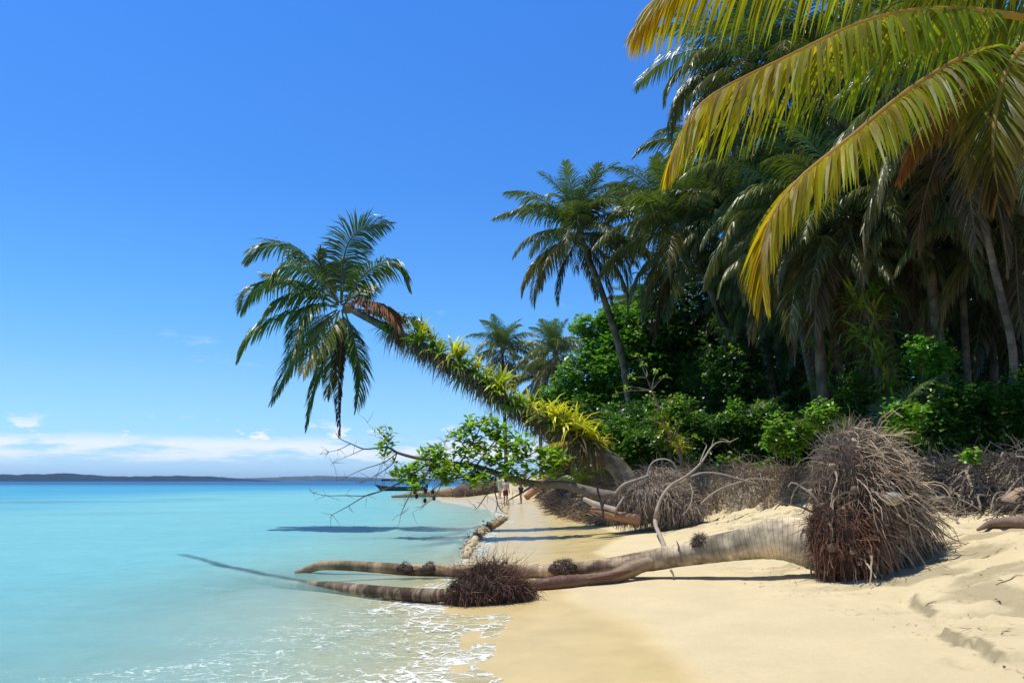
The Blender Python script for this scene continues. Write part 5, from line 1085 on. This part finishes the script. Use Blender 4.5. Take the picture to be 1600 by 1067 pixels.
for dz_ in (0, -.07):
    idx = np.arange(108).reshape(9, 12); f = np.stack([idx[:-1, :-1], idx[:-1, 1:], idx[1:, 1:], idx[1:, :-1]], -1); mb.raw(np.stack([XX + bc[0], YY + bc[1], ZZ_ + dz_], -1), f, (.045, .04, .06), False)
mb.box(bc + [3.8, -.96, 1.72], (5.4, .03, .30), (.04, .04, .055)); mb.box(bc + [1.09, 0, 1.8], (.03, 1.9, .18), (.04, .04, .055)); mb.obj('canopy', M_PLAIN, boat)
for px_ in (1.3, 3.8, 6.3):
    for sy in (-.8, .8): mb = MB(); mb.tube([bc + [px_, sy, .55], bc + [px_, sy, 1.82]], .03, 6, (.06, .06, .06), K=4); mb.obj('post', M_PLAIN, boat)
mb = MB(); mb.box(bc + [8.4, 0, .75], (.35, .3, .45), (.03, .03, .03)); mb.box(bc + [8.45, 0, .25], (.14, .1, .8), (.05, .05, .05)); mb.blob(bc + [8.4, 0, 1.0], (.2, .17, .14), (.03, .03, .035), n=8, rough=.05); mb.obj('outboard_motor', M_PLAIN, boat)

# ------------------------------------------------------------------ people
def person(loc, yaw, Ht, pose, skin, label, shirt, shorts, hair, longhair=False):
    """continuous skinned body grown on a posed skeleton, clothing as shells over it"""
    k = Ht / 1.72; J = dict(pel=(0, 0, .93), waist=(0, .01, 1.08), chest=(0, .015, 1.30), neck=(0, .005, 1.47), hd=(0, -.01, 1.56), top=(0, -.01, 1.66))
    for s, S_n in ((1, 'l'), (-1, 'r')):
        J['hip' + S_n] = (.09 * s, 0, .90); J['kn' + S_n] = (.10 * s, -.02, .49); J['an' + S_n] = (.10 * s, .02, .09); J['he' + S_n] = (.10 * s, .01, .035); J['to' + S_n] = (.11 * s, -.17, .025)
        J['sh' + S_n] = (.175 * s, .01, 1.41); J['el' + S_n] = (.23 * s, .02, 1.13); J['wr' + S_n] = (.25 * s, -.05, .88); J['pm' + S_n] = (.255 * s, -.07, .81)
    J.update(pose); names = list(J); V = [Vector(J[n_]) * k for n_ in names]; ix = {n_: i for i, n_ in enumerate(names)}
    E = [('pel', 'waist'), ('waist', 'chest'), ('chest', 'neck'), ('neck', 'hd'), ('hd', 'top')]
    for s in 'lr': E += [('pel', 'hip' + s), ('hip' + s, 'kn' + s), ('kn' + s, 'an' + s), ('an' + s, 'he' + s), ('he' + s, 'to' + s), ('chest', 'sh' + s), ('sh' + s, 'el' + s), ('el' + s, 'wr' + s), ('wr' + s, 'pm' + s)]
    rad = dict(pel=.14, waist=.12, chest=.145, neck=.058, hd=.088, top=.07); rs = dict(hip=.09, kn=.056, an=.038, he=.04, to=.028, sh=.06, el=.042, wr=.027, pm=.033)
    E = [(ix[a], ix[b]) for a, b in E]; R_ = [rad.get(n_, rs.get(n_[:-1], .04)) * k for n_ in names]
    for s in 'lr':   # five fingers each
        w_ = Vector(J['wr' + s]) * k; p_ = Vector(J['pm' + s]) * k; d = (p_ - w_).normalized(); sd = d.cross(Vector((0, 0, 1)) if abs(d.z) < .8 else Vector((1, 0, 0))).normalized(); nn = d.cross(sd)
        for j, (o_, l_) in enumerate(((-.028, .06), (-.01, .075), (.01, .07), (.027, .055), (-.035, .045))):
            a = len(V); st_ = p_ + sd * o_ * k * 1.1 if j < 4 else w_ * .5 + p_ * .5 + sd * -.03 * k
            dir_ = d if j < 4 else (d + sd * -1.0).normalized()
            V += [st_ + dir_ * .02 * k, st_ + dir_ * l_ * .6 * k, st_ + (dir_ * l_ + nn * .02) * k]; R_ += [.009 * k, .0085 * k, .007 * k]; E += [(ix['pm' + s], a), (a, a + 1), (a + 1, a + 2)]
    me = bpy.data.meshes.new('person'); me.from_pydata([tuple(v_) for v_ in V], E, []); me.materials.append(M_PERSON[skin])
    o = bpy.data.objects.new('person', me); COL.objects.link(o); o.location = Vector(loc); o.rotation_euler = (0, 0, yaw); tag(o, label, 'person', 'people at the far log')
    md = o.modifiers.new('skin', 'SKIN')
    for i, sv in enumerate(me.skin_vertices[0].data): sv.radius = (R_[i], R_[i] * (.72 if i < 3 else 1)); sv.use_root = (i == 0)
    md.use_smooth_shade = True; ss = o.modifiers.new('sub', 'SUBSURF'); ss.levels = ss.render_levels = 1
    def kid(name, mb, mat):
        me2 = mb.mesh(name, mat); c = bpy.data.objects.new(name, me2); COL.objects.link(c); c.parent = o; return c
    h = np.array(J['hd']) * k; mb = MB(); mb.blob(h + [0, .012, .045 * k], (.088 * k, .10 * k, .105 * k), hair, n=12, rough=.06)
    if longhair: mb.blob(h + [0, .07 * k, -.08 * k], (.07 * k, .045 * k, .15 * k), hair, n=10, rough=.1)
    kid('hair', mb, M_CLOTH)
    mb = MB(); f_ = h + np.array([0, -.085 * k, 0]); sk = SKINS[skin]
    mb.blob(f_ + [0, -.012, -.012], (.012, .018, .022), sk, n=6, rough=0); [mb.blob(f_ + [s * .032, -.002, .012], (.012, .008, .008), (.03, .02, .02), n=5, rough=0) for s in (-1, 1)]; mb.blob(f_ + [0, 0, -.045], (.025, .008, .006), (.25, .08, .06), n=5, rough=0); [mb.blob(h + [s * .09 * k, 0, 0], (.012, .02, .03), sk, n=6, rough=0) for s in (-1, 1)]
    kid('face_features', mb, M_SKIN)
    A = lambda n_: np.array(J[n_]) * k
    if shirt is not None:
        mb = MB(); mb.tube([A('pel') + [0, 0, .02], A('waist'), A('chest'), A('chest') * .5 + A('neck') * .5 + [0, 0, -.01], A('neck') + [0, 0, -.03]], np.array([.17, .155, .175, .15, .07]) * k, 14, shirt, K=22, rough=.05, flat=.78)
        for s in 'lr': mb.tube([A('sh' + s) * .9 + A('chest') * .1, A('sh' + s) * .45 + A('el' + s) * .55], np.array([.082, .072]) * k, 10, shirt, K=6)
        kid('shirt', mb, M_CLOTH)
    mb = MB(); mb.tube([A('pel') + [0, 0, -.06], A('pel') + [0, 0, .06], A('waist') * .7 + A('pel') * .3], np.array([.175, .165, .14]) * k, 14, shorts, K=8, rough=.05, flat=.8)
    for s in 'lr': mb.tube([A('hip' + s), A('hip' + s) * .3 + A('kn' + s) * .7], np.array([.11, .088]) * k, 10, shorts, K=8, rough=.06)
    kid('shorts', mb, M_CLOTH); return o
SKINS = {'tan': (.36, .19, .11), 'pale': (.52, .33, .23)}; M_PERSON = {}
for n_, c_ in SKINS.items():
    m, t = newmat('skin_' + n_); tc_ = t.add('ShaderNodeTexCoord'); nz_ = t.add('ShaderNodeTexNoise', {'Vector': tc_.outputs['Object'], 'Scale': 12.0})
    t.add('ShaderNodeOutputMaterial', {0: t.add('ShaderNodeBsdfPrincipled', {'Base Color': t.mix(nz_.outputs[0], tuple(x * .85 for x in c_), tuple(min(1, x * 1.1) for x in c_)), 'Roughness': .5}).outputs[0]}); M_PERSON[n_] = m
def feet(px, py): g_ = G(px, py); g_[2] -= .0; return g_
person(feet(814, 787), -1.75, 1.72, dict(chest=(0, -.06, 1.29), neck=(0, -.11, 1.45), hd=(0, -.15, 1.54), top=(0, -.16, 1.64), shl=(.17, -.07, 1.40), shr=(-.17, -.07, 1.40), ell=(.2, -.30, 1.26), wrl=(.15, -.52, 1.30), pml=(.14, -.59, 1.31), elr=(-.2, -.28, 1.2), wrr=(-.14, -.48, 1.15), pmr=(-.13, -.55, 1.15)), 'tan', 'bare-backed person in dark shorts leaning forward on the wet sand', None, (.03, .035, .06), (.03, .02, .02))
person(feet(790, 789), 2.6, 1.66, dict(ell=(.27, -.1, 1.18), wrl=(.3, -.32, 1.22), pml=(.3, -.39, 1.24)), 'tan', 'dark-haired person in a pale top and dark red shorts standing at the water', (.55, .52, .46), (.18, .03, .06), (.02, .02, .02))
person(feet(781, 779), 2.2, 1.70, {}, 'pale', 'person in a light green top beside the far log', (.40, .62, .34), (.55, .55, .50), (.12, .07, .05), True)

# ------------------------------------------------------------------ sea air
mb = MB(); mb.box((0, 0, 27.5), (16400, 16400, 76), (1, 1, 1)); 
m, t = newmat('sea_air'); t.add('ShaderNodeOutputMaterial', {1: t.add('ShaderNodeVolumePrincipled', {'Color': (.30, .58, 1, 1), 'Density': .00005, 'Anisotropy': .2}).outputs[0]})
USE_HAZE = True
if USE_HAZE: tag(mb.obj('haze', m, None), 'thin bluish sea air fading the far shore', 'haze', kind='stuff')
